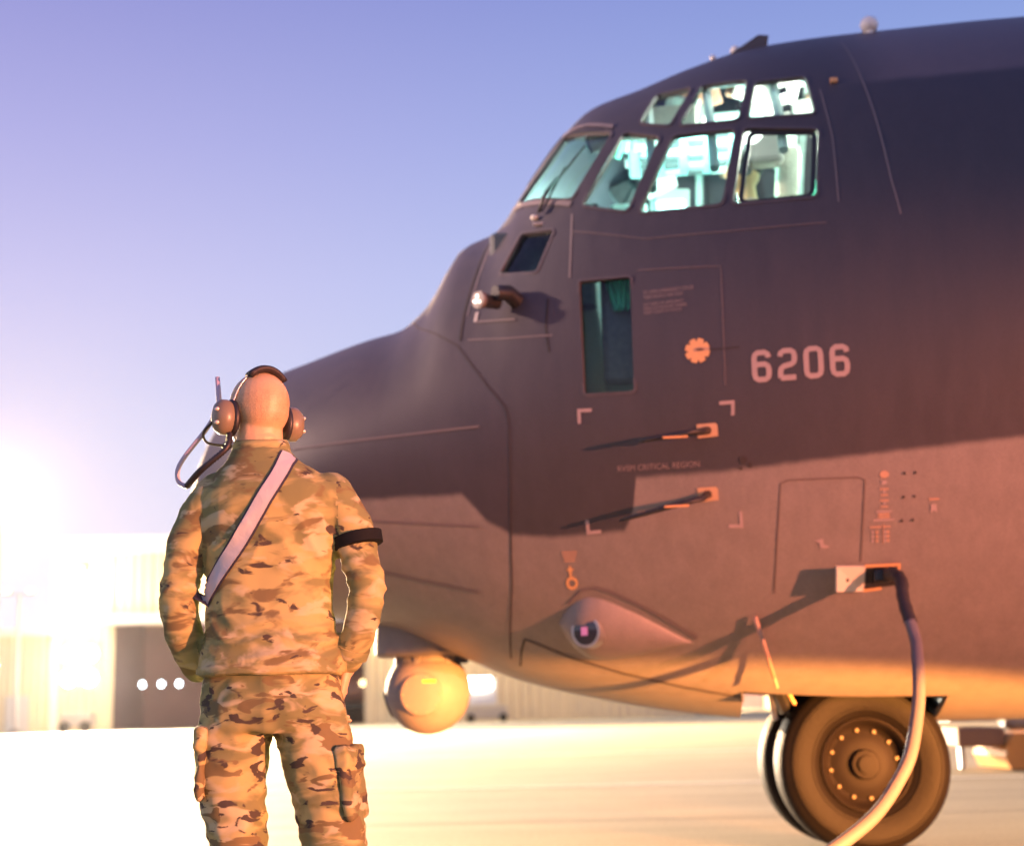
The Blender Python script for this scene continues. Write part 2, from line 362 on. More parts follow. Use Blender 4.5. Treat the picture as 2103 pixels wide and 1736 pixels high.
AFT = 9.0
st = [-4.08 + .6 * (i / 16) ** 2 for i in range(17)] + [-3.48 + (i + 1) * .06 for i in range(int((2.0 + 3.48) / .06))] + [2.3 + i * .6 for i in range(12)]
st = [a for a in st if a <= AFT]
NR = 120
def shell():
    vs, fs = [], []
    for a in st:
        for k in range(NR): vs.append(ring_pt(a, 2 * pi * k / NR))
    for i in range(len(st) - 1):
        for k in range(NR): fs.append((i * NR + k, i * NR + (k + 1) % NR, (i + 1) * NR + (k + 1) % NR, (i + 1) * NR + k))
    me = bpy.data.meshes.new('shell'); me.from_pydata([tuple(v) for v in vs], [], fs)
    bm = bmesh.new(); bm.from_mesh(me); bmesh.ops.remove_doubles(bm, verts=bm.verts, dist=1e-3)
    bmesh.ops.recalc_face_normals(bm, faces=bm.faces)
    f = max(bm.faces, key=lambda f: f.calc_center_median().z)
    if f.normal.z < 0: bmesh.ops.reverse_faces(bm, faces=bm.faces)
    # inner skin
    outer = list(bm.faces)
    ret = bmesh.ops.duplicate(bm, geom=list(bm.verts) + list(bm.edges) + outer)
    nv = [e for e in ret['geom'] if isinstance(e, bmesh.types.BMVert)]; nf = [e for e in ret['geom'] if isinstance(e, bmesh.types.BMFace)]
    for v in nv:
        p = v.co.copy(); nn = surf_normal(p); v.co = p - nn * .045
        if p.x < -4.02: v.co.x += .03
    bmesh.ops.reverse_faces(bm, faces=nf)
    for f in nf: f.material_index = 1
    be = [e for e in bm.edges if len(e.link_faces) == 1]
    bmesh.ops.bridge_loops(bm, edges=be)
    bm.to_mesh(me); bm.free(); return me

def round_poly(poly, r=.03, n=4):
    out = []; P = [Vector(p) for p in poly]; m = len(P)
    for i in range(m):
        a, b, c = P[i - 1], P[i], P[(i + 1) % m]; d1 = (a - b).normalized(); d2 = (c - b).normalized()
        for k in range(n + 1):
            t = k / n; p0, p1 = b + d1 * r, b + d2 * r
            out.append((1 - t) ** 2 * p0 + 2 * t * (1 - t) * b + t * t * p1)
    return out
def prism_y(polys, y0, y1):
    m = MB()
    for poly in polys:
        n = len(poly); vs = [(p[0], y0, p[1]) for p in poly] + [(p[0], y1, p[1]) for p in poly]
        m.add(vs, [tuple(range(n)), tuple(reversed(range(n, 2 * n)))] + [(i, i + n, (i + 1) % n + n, (i + 1) % n) for i in range(n)])
    return m

WIN = {
 'P1': [(-1.55, 4.165), (-1.255, 4.006), (-1.487, 3.555), (-1.83, 3.725)],
 'P2': [(-1.193, 3.982), (-.993, 3.884), (-1.187, 3.403), (-1.433, 3.495)],
 'P3': [(-.926, 3.871), (-.599, 3.839), (-.699, 3.363), (-1.131, 3.382)],
 'P4': [(-.556, 3.836), (-.180, 3.761), (-.234, 3.343), (-.650, 3.355)],
 'U1': [(-1.005, 4.287), (-.80, 4.265), (-.941, 3.956), (-1.108, 4.036)],
 'U2': [(-.75, 4.262), (-.499, 4.224), (-.580, 3.904), (-.892, 3.941)],
 'U3': [(-.467, 4.190), (-.198, 4.177), (-.184, 3.875), (-.528, 3.904)],
 'W1': [(-1.779, 3.420), (-1.587, 3.379), (-1.685, 3.132), (-1.904, 3.184)],
 'W2': [(-1.454, 3.030), (-1.183, 3.014), (-1.188, 2.408), (-1.444, 2.418)],
}
RAD = [(-2.62, 3.6), (-2.533, 3.171), (-2.40, 2.975), (-2.248, 2.864), (-2.128, 2.774), (-1.961, 2.527), (-1.86, 2.395), (-1.845, 2.30), (-1.852, 1.987), (-1.894, 1.508), (-1.975, 1.141), (-2.01, .6)]
rounded = {k: round_poly(p, .02 if k in ('W1', 'W2') else .035) for k, p in WIN.items()}
base = shell()
def boolean(me, ops):
    o = bpy.data.objects.new('tmp', me.copy()); COL.objects.link(o); cs = []
    for mb, op in ops:
        c = mb.build('tmpc', M['seam']); cs.append(c)
        md = o.modifiers.new('b', 'BOOLEAN'); md.object = c; md.operation = op; md.solver = 'EXACT'
    r = applied(o)
    for c in cs:
        d = c.data; bpy.data.objects.remove(c); bpy.data.meshes.remove(d)
    return r
wincut = prism_y([[(p.x, p.y) for p in rp] for rp in rounded.values()], -3, 3)
radpoly = RAD + [(-5, .6), (-5, 3.6)]
well = MB().box((-.68, -.76, .3), (.42, .76, 1.35))
fus_me = boolean(base, [(prism_y([radpoly], -3, 3), 'DIFFERENCE'), (wincut, 'DIFFERENCE'), (well, 'DIFFERENCE')])
rad_me = boolean(base, [(prism_y([radpoly], -3, 3), 'INTERSECT')])
def analytic_normals(me):
    me.shade_smooth(); ns = [None] * len(me.loops); cache = {}
    for p in me.polygons:
        fn = p.normal
        for li in p.loop_indices:
            vi = me.loops[li].vertex_index
            if vi not in cache: cache[vi] = surf_normal(me.vertices[vi].co)
            n = cache[vi]; d = n.dot(fn)
            ns[li] = n if d > .75 else (-n if d < -.75 else fn)
    me.normals_split_custom_set([tuple(n) for n in ns])
for nm, me, mt in (('fuselage', fus_me, 'paint'), ('radome', rad_me, 'radome')):
    me.materials.clear()
    o = obj_me(nm, me, [M[mt], M['inner']], ac, fix=False); analytic_normals(me)
    if nm == 'fuselage': FUS = o
    else: RADOME = o
bpy.data.meshes.remove(base)
# closing bulkheads: behind the flight deck, and where the modelled hull ends
def bulkhead(name, a, mat, hole=False):
    pts = [ring_pt(a, 2 * pi * k / 48, .05) for k in range(48)]
    vs = pts + [p + Vector((.03, 0, 0)) for p in pts]
    return obj(name, vs, [tuple(range(48)), tuple(reversed(range(48, 96)))] + [(i, (i + 1) % 48, (i + 1) % 48 + 48, i + 48) for i in range(48)], mat, ac)
bulkhead('aft_bulkhead', AFT - .1, M['grey'])

# window panes and gaskets
def pane_rings(rp, off, far, scale_list=(1.0, .66, .33)):
    c = sum(rp, Vector((0, 0))) / len(rp); rings = []
    for sc in scale_list: rings.append([side(*(c + (p - c) * sc), off, far) for p in rp])
    return rings, side(c.x, c.y, off, far)
def pane(name, rp, off, mat, far=False, grow=1.0):
    rings, cc = pane_rings(rp, off, far, (grow, .66, .33)); n = len(rp); vs = [p for r in rings for p in r] + [cc]; fs = []
    for i in range(2):
        for j in range(n): fs.append((i * n + j, i * n + (j + 1) % n, (i + 1) * n + (j + 1) % n, (i + 1) * n + j))
    for j in range(n): fs.append((2 * n + j, 2 * n + (j + 1) % n, 3 * n))
    return obj(name, vs, fs, mat, ac, smooth=True)
def offset_poly(rp, d):
    n = len(rp); out = []; area = sum(rp[i].x * rp[(i + 1) % n].y - rp[(i + 1) % n].x * rp[i].y for i in range(n)); sg = 1 if area > 0 else -1
    for i in range(n):
        t = rp[(i + 1) % n] - rp[i - 1]
        if t.length < 1e-6: out.append(rp[i].copy()); continue
        t.normalize(); out.append(rp[i] + Vector((t.y, -t.x)) * d * sg)
    return out
def gasket(name, rp, w, h, mat, far=False, parent=None):
    inn = offset_poly(rp, -.002); out = offset_poly(rp, w); n = len(rp); vs = []; fs = []
    for poly, off in ((inn, -.02), (inn, h), (out, h), (out, -.01)): vs += [side(p.x, p.y, off, far) for p in poly]
    for r in range(3):
        for j in range(n): fs.append((r * n + j, r * n + (j + 1) % n, (r + 1) * n + (j + 1) % n, (r + 1) * n + j))
    return obj(name, vs, fs, mat, parent or ac, smooth=True, sharp=40)
M['frame'] = new_mat('dark window frame paint', (.07, .06, .068), .5, var=.15, vscale=20)
for k, rp in rounded.items():
    for far in (False, True):
        pn = pane('window_pane', rp, -.018, M['glass'] if k[0] != 'W' else M['glass'], far, 1.02)
        if k == 'P4' and not far:
            # the sliding side window stands open a hand's width: its own inner frame shows
            inner = [Vector((-.52, 3.80)), Vector((-.215, 3.745)), Vector((-.262, 3.37)), Vector((-.60, 3.375))]
            gasket('sliding_frame', round_poly(inner, .03), .022, -.012, M['black'], far, pn)
        gasket('window_gasket', rp, .012, .005, M['frame'], far, pn)
# centre windscreen between the two front panes, and its posts
def top_pt(a, frac, off):
    w, zc, T, B = sect(a); th = pi / 2 - frac; p = ring_pt(a, th); return p + surf_normal(p) * off
cwv = []
for i in range(7):
    a = -1.80 + .24 * i / 6
    for j in range(9): cwv.append(top_pt(a, (-.42 + .84 * j / 8) * (1 if True else 1), .006))
o = obj('centre_windscreen', cwv, [(i * 9 + j, i * 9 + j + 1, (i + 1) * 9 + j + 1, (i + 1) * 9 + j) for i in range(6) for j in range(8)], M['dark_glass'], ac, smooth=True)

# ---- flight deck interior
M['teal'] = new_mat('teal trim panel', (.36, .62, .60), .6, var=.3, vscale=9)
M['sheep'] = new_mat('pale seat cover', (.62, .60, .52), .9, bump=.6, bscale=50, var=.2, vscale=12)
M['console'] = new_mat('grey instrument panel', (.085, .10, .105), .5, var=.5, vscale=30)
M['headliner'] = new_mat('headliner panel', (.50, .62, .60), .7, var=.35, vscale=4)
M['dark_cloth'] = new_mat('dark seat cloth', (.06, .055, .055), .9, var=.3, vscale=12)
fd = MB().box((-1.75, -1.55, 2.28), (.9, 1.55, 2.33)).build('flight_deck_floor', M['console'], ac)
MB().bbox((-1.62, -1.28, 3.0), (-1.38, 1.28, 3.62), .03).build('instrument_panel', M['console'], ac)
MB().bbox((-1.98, -1.22, 2.60), (-1.63, 1.22, 3.50), .03).build('nose_avionics_bay', M['console'], ac)
MB().bbox((-1.80, -1.1, 3.60), (-1.36, 1.1, 3.68), .02).build('glareshield', M['dark_cloth'], ac)
for s in (-1, 1): MB().bbox((-1.35, s * 1.45 - .16, 2.5), (-.1, s * 1.45 + .16, 3.18), .03).build('side_console', M['console'], ac)
ovh = MB().bbox((-1.2, -.42, 4.36), (-.35, .42, 4.46), .02).build('overhead_panel', M['teal'], ac)
for i in range(5):
    for j in range(6):
        MB().bbox((-1.12 + i * .155, -.36 + j * .125, 4.335), (-1.12 + i * .155 + .10, -.36 + j * .125 + .08, 4.37), .008).build('switch_module', random.choice([M['console'], M['headliner'], M['console'], M['teal']]), ovh)
bulkhead('flight_deck_bulkhead', .55, M['headliner'])
for s in (-1, 1):
    MB().bbox((-.05, s * 1.15 - .3, 2.6), (.5, s * 1.15 + .3, 4.12), .04).build('equipment_rack', M['headliner'], ac)
def seat(y, a, tilt, cover):
    e = empty('crew_seat', (a, y, 0), 0, ac)
    MB().bbox((-.28, -.26, 2.72), (.24, .26, 2.86), .04).build('seat_cushion', cover, e, True, 40)
    Mt = Matrix.Translation((.24, 0, 2.8)) @ Matrix.Rotation(radians(tilt), 4, 'Y')
    MB().bbox((-.07, -.25, 0), (.07, .25, .88), .05, Mt).build('backrest', cover, e, True, 40)
    MB().bbox((-.06, -.14, .90), (.07, .14, 1.22), .05, Mt).build('headrest', cover, e, True, 40)
    MB().bbox((-.2, -.2, 2.33), (.2, .2, 2.72), .02).build('pedestal', M['console'], e)
    return e
seat(-.82, -.62, 6, M['sheep']); seat(.82, -.62, 6, M['sheep']); seat(0, .10, 4, M['dark_cloth'])
# roof ribs, lamp domes, a folded sun visor and a hand-held mirror-like dark fitting
for a in (-1.05, -.72, -.36, .0, .3):
    MB().tube([ring_pt(a, radians(t), .075) for t in range(28, 153, 5)], .028, 6).build('roof_rib', M['headliner'], ac)
for (a, y, z, c, e_) in ((-.50, -1.28, 3.96, (1, .97, .88), 5),):
    d = MB().lathe([(.0, -.05), (.045, -.045), (.07, -.02), (.08, .02), (.0, .02)], 18, Matrix.Translation((a, y, z))).build('dome_lamp', emit_mat('lit lamp dome', c, e_), ac, True)
MB().tube(smooth_path([(-.30, -1.05, 4.42), (-.34, -1.1, 4.30), (-.33, -1.16, 4.24), (-.27, -1.17, 4.25)], 5), .022, 8).build('grab_handle', M['black'], ac, True)
MB().bbox((-.62, -1.35, 3.98), (-.22, -1.30, 4.02), .006, Matrix.Rotation(0, 4, 'X')).build('sun_visor_rail', M['black'], ac)
MB().bbox((-1.05, -1.02, 4.10), (-.78, -.98, 4.27), .01).build('sun_visor', M['sheep'], ac)
MB().bbox((-.50, -1.10, 3.86), (-.30, -.95, 4.06), .03).build('map_light_housing', M['lightgrey'], ac)
for i, (a, y, z, sx, sz, m_) in enumerate(((-1.2, -.5, 3.78, .22, .12, 'teal'), (-1.15, .55, 3.85, .3, .16, 'console'), (-.95, .0, 3.9, .2, .25, 'teal'), (-.4, .9, 4.1, .3, .2, 'console'), (-1.42, -.62, 3.72, .1, .14, 'teal'))):
    MB().bbox((a - sx / 2, y - .1, z - sz / 2), (a + sx / 2, y + .1, z + sz / 2), .02).build('avionics_box', M[m_], ac)
rc = random.Random(3)
M['cl_green'] = new_mat('green equipment case', (.12, .55, .38), .5, var=.3, vscale=14); M['cl_white'] = new_mat('white equipment case', (.75, .78, .74), .5, var=.2, vscale=10); M['cl_brown'] = new_mat('brown padding', (.30, .17, .11), .8, var=.3, vscale=10)
for i in range(95):
    a = rc.uniform(-1.38, .42); th = radians(180 - rc.uniform(12, 88)) if i % 3 else radians(rc.uniform(62, 88)); q = ring_pt(a, th, rc.uniform(.15, .26)); sx, sy, sz = rc.uniform(.03, .13), rc.uniform(.03, .08), rc.uniform(.03, .11)
    MB().bbox((-sx, -sy, -sz), (sx, sy, sz), .012, Matrix.Translation(q) @ Matrix.Rotation(rc.uniform(-.5, .5), 4, 'Y') @ Matrix.Rotation(pi / 2 - th, 4, 'X')).build('wall_equipment', M[rc.choice(['teal', 'cl_green', 'cl_white', 'console', 'cl_white', 'cl_brown', 'headliner', 'cl_white'])], ac)
for i in range(7):
    a = -1.2 + i * .24; P = [ring_pt(a + rc.uniform(-.1, .1), radians(t), .12 + rc.uniform(0, .05)) for t in (95, 115, 135, 155)]; MB().tube(smooth_path(P, 5), .012, 6).build('cable_run', M['black'], ac)
# green cloth hanging behind the lower side window
cv, cf = [], []
for i in range(41):
    a = -1.325 + .135 * i / 40
    for jj in range(6): cv.append((a + .008 * jj * (1 if i < 20 else -.2), -1.66 + .022 * sin(i * .75), 3.05 - .030 * jj - .012 * abs(sin(i * .375)) * jj / 3))
for i in range(40):
    for jj in range(5): cf.append((i * 6 + jj, i * 6 + jj + 1, (i + 1) * 6 + jj + 1, (i + 1) * 6 + jj))
obj('green_cloth', cv, cf, new_mat('green cloth', (.10, .62, .40), .8), ac, smooth=True)
def lamp(name, kind, loc, energy, col, size=.1, parent=None):
    d = bpy.data.lights.new(name, kind); d.energy = energy; d.color = col
    if kind == 'POINT': d.shadow_soft_size = size
    o = bpy.data.objects.new(name, d); COL.objects.link(o); o.location = loc
    if parent: o.parent = parent
    return o
lamp('flight_deck_light', 'POINT', (-.75, -.25, 3.95), 78, (.50, 1.0, .90), .12, ac)
lamp('flight_deck_light', 'POINT', (-.16, -.75, 4.05), 190, (1.0, .92, .80), .08, ac)
lamp('cloth_fill_light', 'POINT', (-1.25, -1.50, 3.0), 1.2, (.2, 1.0, .6), .03, ac)  # small lamp added to light the green cloth
lamp('flight_deck_light', 'POINT', (-1.35, .6, 3.95), 40, (.62, 1.0, .92), .08, ac)

# ---- seams, doors and marks on the skin (thin strips laid on the paint)
def strip(name, pts, w, mat, off=.003, parent=None, far=False, n=6):
    P = []
    for (a0, z0), (a1, z1) in zip(pts, pts[1:]):
        k = max(1, int(math.hypot(a1 - a0, z1 - z0) / .06))
        P += [(a0 + (a1 - a0) * i / k, z0 + (z1 - z0) * i / k) for i in range(k)]
    P.append(pts[-1]); vs = []
    for i, p in enumerate(P):
        q0, q1 = Vector(P[max(i - 1, 0)]), Vector(P[min(i + 1, len(P) - 1)]); t = (q1 - q0).normalized(); nn = Vector((-t.y, t.x)) * w / 2
        vs += [side(p[0] + nn.x, p[1] + nn.y, off, far), side(p[0] - nn.x, p[1] - nn.y, off, far)]
    return obj(name, vs, [(2 * i, 2 * i + 1, 2 * i + 3, 2 * i + 2) for i in range(len(P) - 1)], mat, parent or FUS)
def patch(name, poly, mat, off=.004, parent=None):
    """flat mark: polygon in (station, height)"""
    c = sum((Vector(p) for p in poly), Vector((0, 0))) / len(poly); n = len(poly)
    vs = [side(p[0], p[1], off) for p in poly] + [side(c.x, c.y, off)]
    return obj(name, vs, [(i, (i + 1) % n, n) for i in range(n)], mat, parent or FUS)
M['seam_soft'] = new_mat('sealed radome joint', (.042, .034, .036), .8)
strip('radome_seam', [(-2.545, 3.185)] + RAD[2:-1], .009, M['seam_soft'], .004)
strip('nose_cover_seam', [(-1.97, 3.62), (-2.02, 3.40), (-2.067, 3.144), (-2.10, 2.95), (-2.115, 2.801)], .012, M['seam'], .004)
strip('nose_cover_edge', [(-1.945, 3.62), (-1.995, 3.40), (-2.042, 3.144), (-2.08, 2.95)], .010, M['seam_light'], .004)
strip('skin_joint', [(.05, 4.5), (.076, 4.184), (.112, 3.747), (.135, 3.395), (.16, 3.198)], .010, M['seam_light'])
strip('skin_joint', [(-.14, 4.05), (-.12, 3.7), (-.13, 3.3)], .008, M['seam_light'])
strip('skin_joint', [(-1.485, 3.452), (-1.495, 3.2), (-1.502, 3.06)], .012, M['seam_light'])
strip('skin_joint', [(-1.49, 3.34), (-1.1, 3.22), (-.68, 3.2), (-.2, 3.19)], .007, M['mark_faint'])
strip('skin_joint', [(-1.145, 3.045), (-.729, 3.012), (-.738, 2.40)], .007, M['mark_faint'])
strip('skin_joint', [(-.80, 2.582), (-.66, 2.580)], .006, M['seam'])
strip('belly_seam', [(-1.867, 1.236), (-1.62, 1.13), (-1.334, 1.036), (-1.0, .952), (-.678, .887)], .008, M['seam_soft'], .004)
strip('belly_seam', [(-1.867, 1.236), (-1.90, 1.18), (-1.93, 1.10)], .012, M['seam'], .004)
for pts in ([(-3.162, 2.314), (-2.007, 2.311)], [(-2.80, 1.90), (-2.041, 1.808)], [(-2.75, 1.65), (-2.085, 1.483)]):
    strip('lightning_strip', pts, .010, M['seam_light'], .006, RADOME)
pd = strip('access_door_outline', [(-.53, 1.401), (-.512, 1.66), (-.49, 1.915), (-.45, 1.928), (-.12, 1.924), (-.086, 1.91), (-.098, 1.70), (-.105, 1.535)], .007, M['door_gap'], .003)
for z in (1.62, 1.70, 2.1): pass
# corner brackets of the critical region
BR = [((-1.483, 2.347), (-1.408, 2.343), (-1.483, 2.273)), ((-.696, 2.322), (-.771, 2.322), (-.700, 2.250)), ((-1.468, 1.730), (-1.393, 1.732), (-1.471, 1.800)), ((-.675, 1.717), (-.750, 1.721), (-.680, 1.795))]
for c, h, v in BR:
    bw = .017; sx = 1 if h[0] > c[0] else -1; sz = 1 if v[1] > c[1] else -1
    poly1 = [c, h, (h[0], h[1] + sz * bw), (c[0] + sx * bw, c[1] + sz * bw), (v[0] + sx * bw, v[1]), v]
    vs = [side(p[0], p[1], .004) for p in poly1]
    obj('region_corner_mark', vs, [(0, 1, 2, 3), (0, 3, 4, 5)], M['mark'], FUS)

def text_mark(name, body, a, z, height, mat, width=None, off=.004, slope=0.0, spacing=1.0, bold=0.0, squeeze=1.0, align='LEFT'):
    cu = bpy.data.curves.new('t', 'FONT'); cu.body = body; cu.size = 1; cu.space_character = spacing; cu.offset = bold; cu.align_x = align; cu.resolution_u = 3
    o = bpy.data.objects.new('t', cu); COL.objects.link(o)
    dg = bpy.context.evaluated_depsgraph_get(); dg.update(); me = bpy.data.meshes.new_from_object(o.evaluated_get(dg))
    bpy.data.objects.remove(o); bpy.data.curves.remove(cu)
    xs = [v.co.x for v in me.vertices]; ys = [v.co.y for v in me.vertices]; x0, x1, y0, y1 = min(xs), max(xs), min(ys), max(ys)
    kz = height / (y1 - y0); kx = width / (x1 - x0) if width else kz * squeeze
    for v in me.vertices:
        aa = a + (v.co.x - x0) * kx; zz = z + (v.co.y - y0) * kz + slope * (v.co.x - x0) * kx
        v.co = side(aa, zz, off)
    return obj_me(name, me, mat, FUS)
# the tail number, drawn as bold rounded strokes
def stroke(paths, a0, z0, w, h, th):
    out = []
    for path in paths:
        P = [Vector((a0 + x * w, z0 + y * h)) for x, y in path]; out.append(P)
    return out
def digit(ch):
    if ch == '6': return [[(1, .80), (.95, .93), (.75, 1), (.25, 1), (.06, .93), (0, .80), (0, .20), (.06, .07), (.25, 0), (.75, 0), (.94, .07), (1, .20), (1, .36), (.94, .49), (.75, .56), (.25, .56), (.06, .52), (.0, .45)]]
    if ch == '2': return [[(0, .80), (.06, .93), (.25, 1), (.75, 1), (.94, .93), (1, .80), (1, .66), (.93, .55), (.75, .49), (.25, .43), (.07, .36), (0, .24), (0, .0)], [(-.0, .0), (1.06, .0)]]
    if ch == '0': return [[(.25, 0), (.06, .07), (0, .20), (0, .80), (.06, .93), (.25, 1), (.75, 1), (.94, .93), (1, .80), (1, .20), (.94, .07), (.75, 0), (.25, 0)]]
def ribbon(name, P, th, mat, off):
    vs = []
    for i, p in enumerate(P):
        closed = (P[0] - P[-1]).length < 1e-6
        q0 = P[i - 1] if i else (P[-2] if closed else P[0]); q1 = P[i + 1] if i < len(P) - 1 else (P[1] if closed else P[-1])
        t = (q1 - q0).normalized(); nn = Vector((-t.y, t.x)) * th / 2
        vs += [side(p.x + nn.x, p.y + nn.y, off), side(p.x - nn.x, p.y - nn.y, off)]
    return vs, [(2 * i, 2 * i + 1, 2 * i + 3, 2 * i + 2) for i in range(len(P) - 1)]
for i, ch in enumerate('6206'):
    mb = MB(); th = .0265
    for k, path in enumerate(digit(ch)):
        a0 = -.606 + i * .1245 + th / 2; P = [Vector((a0 + x * .069, 2.399 + th / 2 + y * (.158 - th))) for x, y in path]
        vs, fs = ribbon('', P, th, None, .004 + k * .0015); mb.add(vs, fs)
    mb.build('tail_number_digit', M['mark'], FUS)
text_mark('region_lettering', 'RVSM CRITICAL REGION', -1.29, 2.022, .028, M['text_mid'], width=.41, slope=-.012)
for i, (ln, w) in enumerate((('TO OPEN EMERGENCY DOOR', .255), ('TURN HANDLE AND PUSH', .20))):
    text_mark('door_instruction_line', ln, -1.123, 2.905 - i * .026, .019, M['text_mid'], width=w)
for i, (ln, w) in enumerate((('CUT HERE FOR EMERGENCY', .20), ('RESCUE RELEASE INSIDE', .215), ('KEEP CLEAR OF DOOR', .19))):
    text_mark('door_instruction_line', ln, -1.121, 2.842 - i * .022, .016, M['text_mid'], width=w)
# rescue handle mark: a notched tan disc with a dark slot
pts = []
for k in range(72):
    t = 2 * pi * k / 72; r = .061 - (.014 if (k % 9) in (0, 1) else 0); pts.append((-.865 + r * cos(t), 2.582 + r * 1.03 * sin(t)))
rm = patch('release_handle_disc', pts, M['mark_orange'], .005)
patch('handle_slot', [(-.885, 2.592), (-.862, 2.598), (-.806, 2.592), (-.806, 2.580), (-.862, 2.576), (-.882, 2.578)], M['mark_dim'], .007)
patch('handle_slot_shade', [(-.878, 2.588), (-.855, 2.592), (-.832, 2.588), (-.835, 2.582), (-.858, 2.580)], M['seam'], .0085)
# small stencils on the lower skin
for i, w in enumerate((.082, .074, .062, .058)):
    patch('jacking_text_bar', [(-1.568 - w / 2, 1.655 - i * .014), (-1.568 + w / 2, 1.655 - i * .014), (-1.568 + w / 2, 1.647 - i * .014), (-1.568 - w / 2, 1.647 - i * .014)], M['mark_dim'])
patch('arrow_mark', [(-1.570, 1.590), (-1.562, 1.572), (-1.548, 1.567), (-1.562, 1.560), (-1.565, 1.532), (-1.575, 1.532), (-1.578, 1.560), (-1.592, 1.567), (-1.578, 1.572)], M['mark_orange'])
def ring_mark(name, a, z, r0, r1, mat):
    vs = [side(a + r * cos(2 * pi * k / 28), z + r * sin(2 * pi * k / 28), .004) for k in range(28) for r in (r0, r1)]
    return obj(name, vs, [(2 * k, 2 * k + 1, (2 * k + 3) % 56, (2 * k + 2) % 56) for k in range(28)], mat, FUS)
ring_mark('ring_mark', -1.566, 1.500, .017, .032, M['mark_orange'])
def bar(a, z, w, h, mat, name='stencil_bar'): return patch(name, [(a - w / 2, z - h / 2), (a + w / 2, z - h / 2), (a + w / 2, z + h / 2), (a - w / 2, z + h / 2)], mat)
ov = [(.007 + .022 * cos(2 * pi * k / 16), 1.932 + .017 * sin(2 * pi * k / 16)) for k in range(16)]; patch('stencil_oval', ov, M['mark_dim'])
bar(.006, 1.895, .025, .016, M['mark'])
for zc_ in (1.849, 1.796):
    bar(.006, zc_ + .016, .042, .007, M['mark_dim']); bar(.006, zc_ + .004, .014, .010, M['mark']); bar(.006, zc_ - .012, .036, .007, M['mark_dim'])
for i, (w, m_) in enumerate(((.075, 'mark'), (.055, 'mark_dim'), (.058, 'mark_dim'), (.10, 'mark'))): bar(.004, 1.762 - i * .013, w, .008, M[m_])
bar(-.035, 1.692, .055, .007, M['mark_dim']); bar(.020, 1.692, .034, .007, M['mark_dim']); bar(.001, 1.66, .004, .09, M['mark_dim'])
for r in range(3):
    for c_ in (-.048, -.028, .012, .026): bar(c_, 1.668 - r * .020, .013, .012, M['mark'] if c_ in (-.048, .012) else M['mark_dim'])
for (a, z) in ((.102, 1.932), (.153, 1.933), (.098, 1.823), (.149, 1.824), (.091, 1.715), (.142, 1.716)):
    p = side(a, z); n_ = side_n(a, z); MB().cyl(p - n_ * .01, p + n_ * .006, .008, .006, 10).build('fastener', M['seam'], FUS)
bar(.242, 1.808, .05, .008, M['mark_dim'])
patch('ribbon_mark', [(.228, 1.785), (.254, 1.785), (.257, 1.745), (.242, 1.757), (.226, 1.745)], M['mark'])
patch('zigzag_mark', [(-.335, 1.640), (-.298, 1.648), (-.288, 1.648), (-.285, 1.618), (-.258, 1.612), (-.262, 1.605), (-.302, 1.605), (-.306, 1.634)], M['mark'])
M['stain'] = new_mat('oil stain', (.035, .028, .03), .6)
for (a, z, r) in ((-.665, 2.035, .020), (-.635, 2.010, .013), (-.68, 1.995, .009)):
    patch('oil_stain', [(a + r * (.6 + .7 * random.random()) * cos(2 * pi * k / 14), z + r * (.6 + .7 * random.random()) * sin(2 * pi * k / 14)) for k in range(14)], M['stain'], .004)

# ---- nose camera probe
p0 = side(-1.80, 2.985, 0); nrm = side_n(-1.85, 2.99)
head = p0 + nrm * .16 + Vector((-.10, 0, -.075)); fwd = Vector((-.62, -.75, -.05)).normalized()
pr = MB().tube([p0 - nrm * .05, p0 + nrm * .08, p0 + nrm * .14 + Vector((-.03, 0, -.03))], [.048, .044, .040], 18).build('camera_probe', M['black'], FUS, True, 40)
MB().tube([head - fwd * .13, head - fwd * .02, head], [.035, .040, .048], 20).build('probe_barrel', M['black'], pr, True, 40)
MB().tube([head - fwd * .01, head + fwd * .015, head + fwd * .016, head + fwd * .005], [.046, .046, .034, .032], 24).build('lens_bezel', M['grey'], pr, True, 30)
MB().tube([head, head + fwd * .008], [.034, .030], 20).build('lens', new_mat('pale lens', (.40, .42, .62), .1), pr)
for k in range(3):
    t = 2 * pi * k / 3 + .4; u = fwd.cross(Vector((0, 0, 1))).normalized(); v_ = fwd.cross(u)
    c = head + fwd * .016 + (u * cos(t) + v_ * sin(t)) * .018; MB().cyl(c - fwd * .01, c + fwd * .004, .009, .007, 10).build('lens_screw', M['steel'], pr)
mp_ = strip('probe_mount_plate', [(-2.03, 2.90), (-1.80, 2.87)], .012, M['seam_light'], .006)
strip('probe_mount_plate', [(-2.03, 2.90), (-2.02, 2.96)], .018, M['lightgrey'], .006)
strip('skin_joint', [(-1.62, 2.96), (-1.635, 2.80), (-1.62, 2.66)], .010, M['seam'])
strip('skin_joint', [(-2.07, 2.80), (-1.85, 2.77), (-1.60, 2.75)], .008, M['seam_light'])

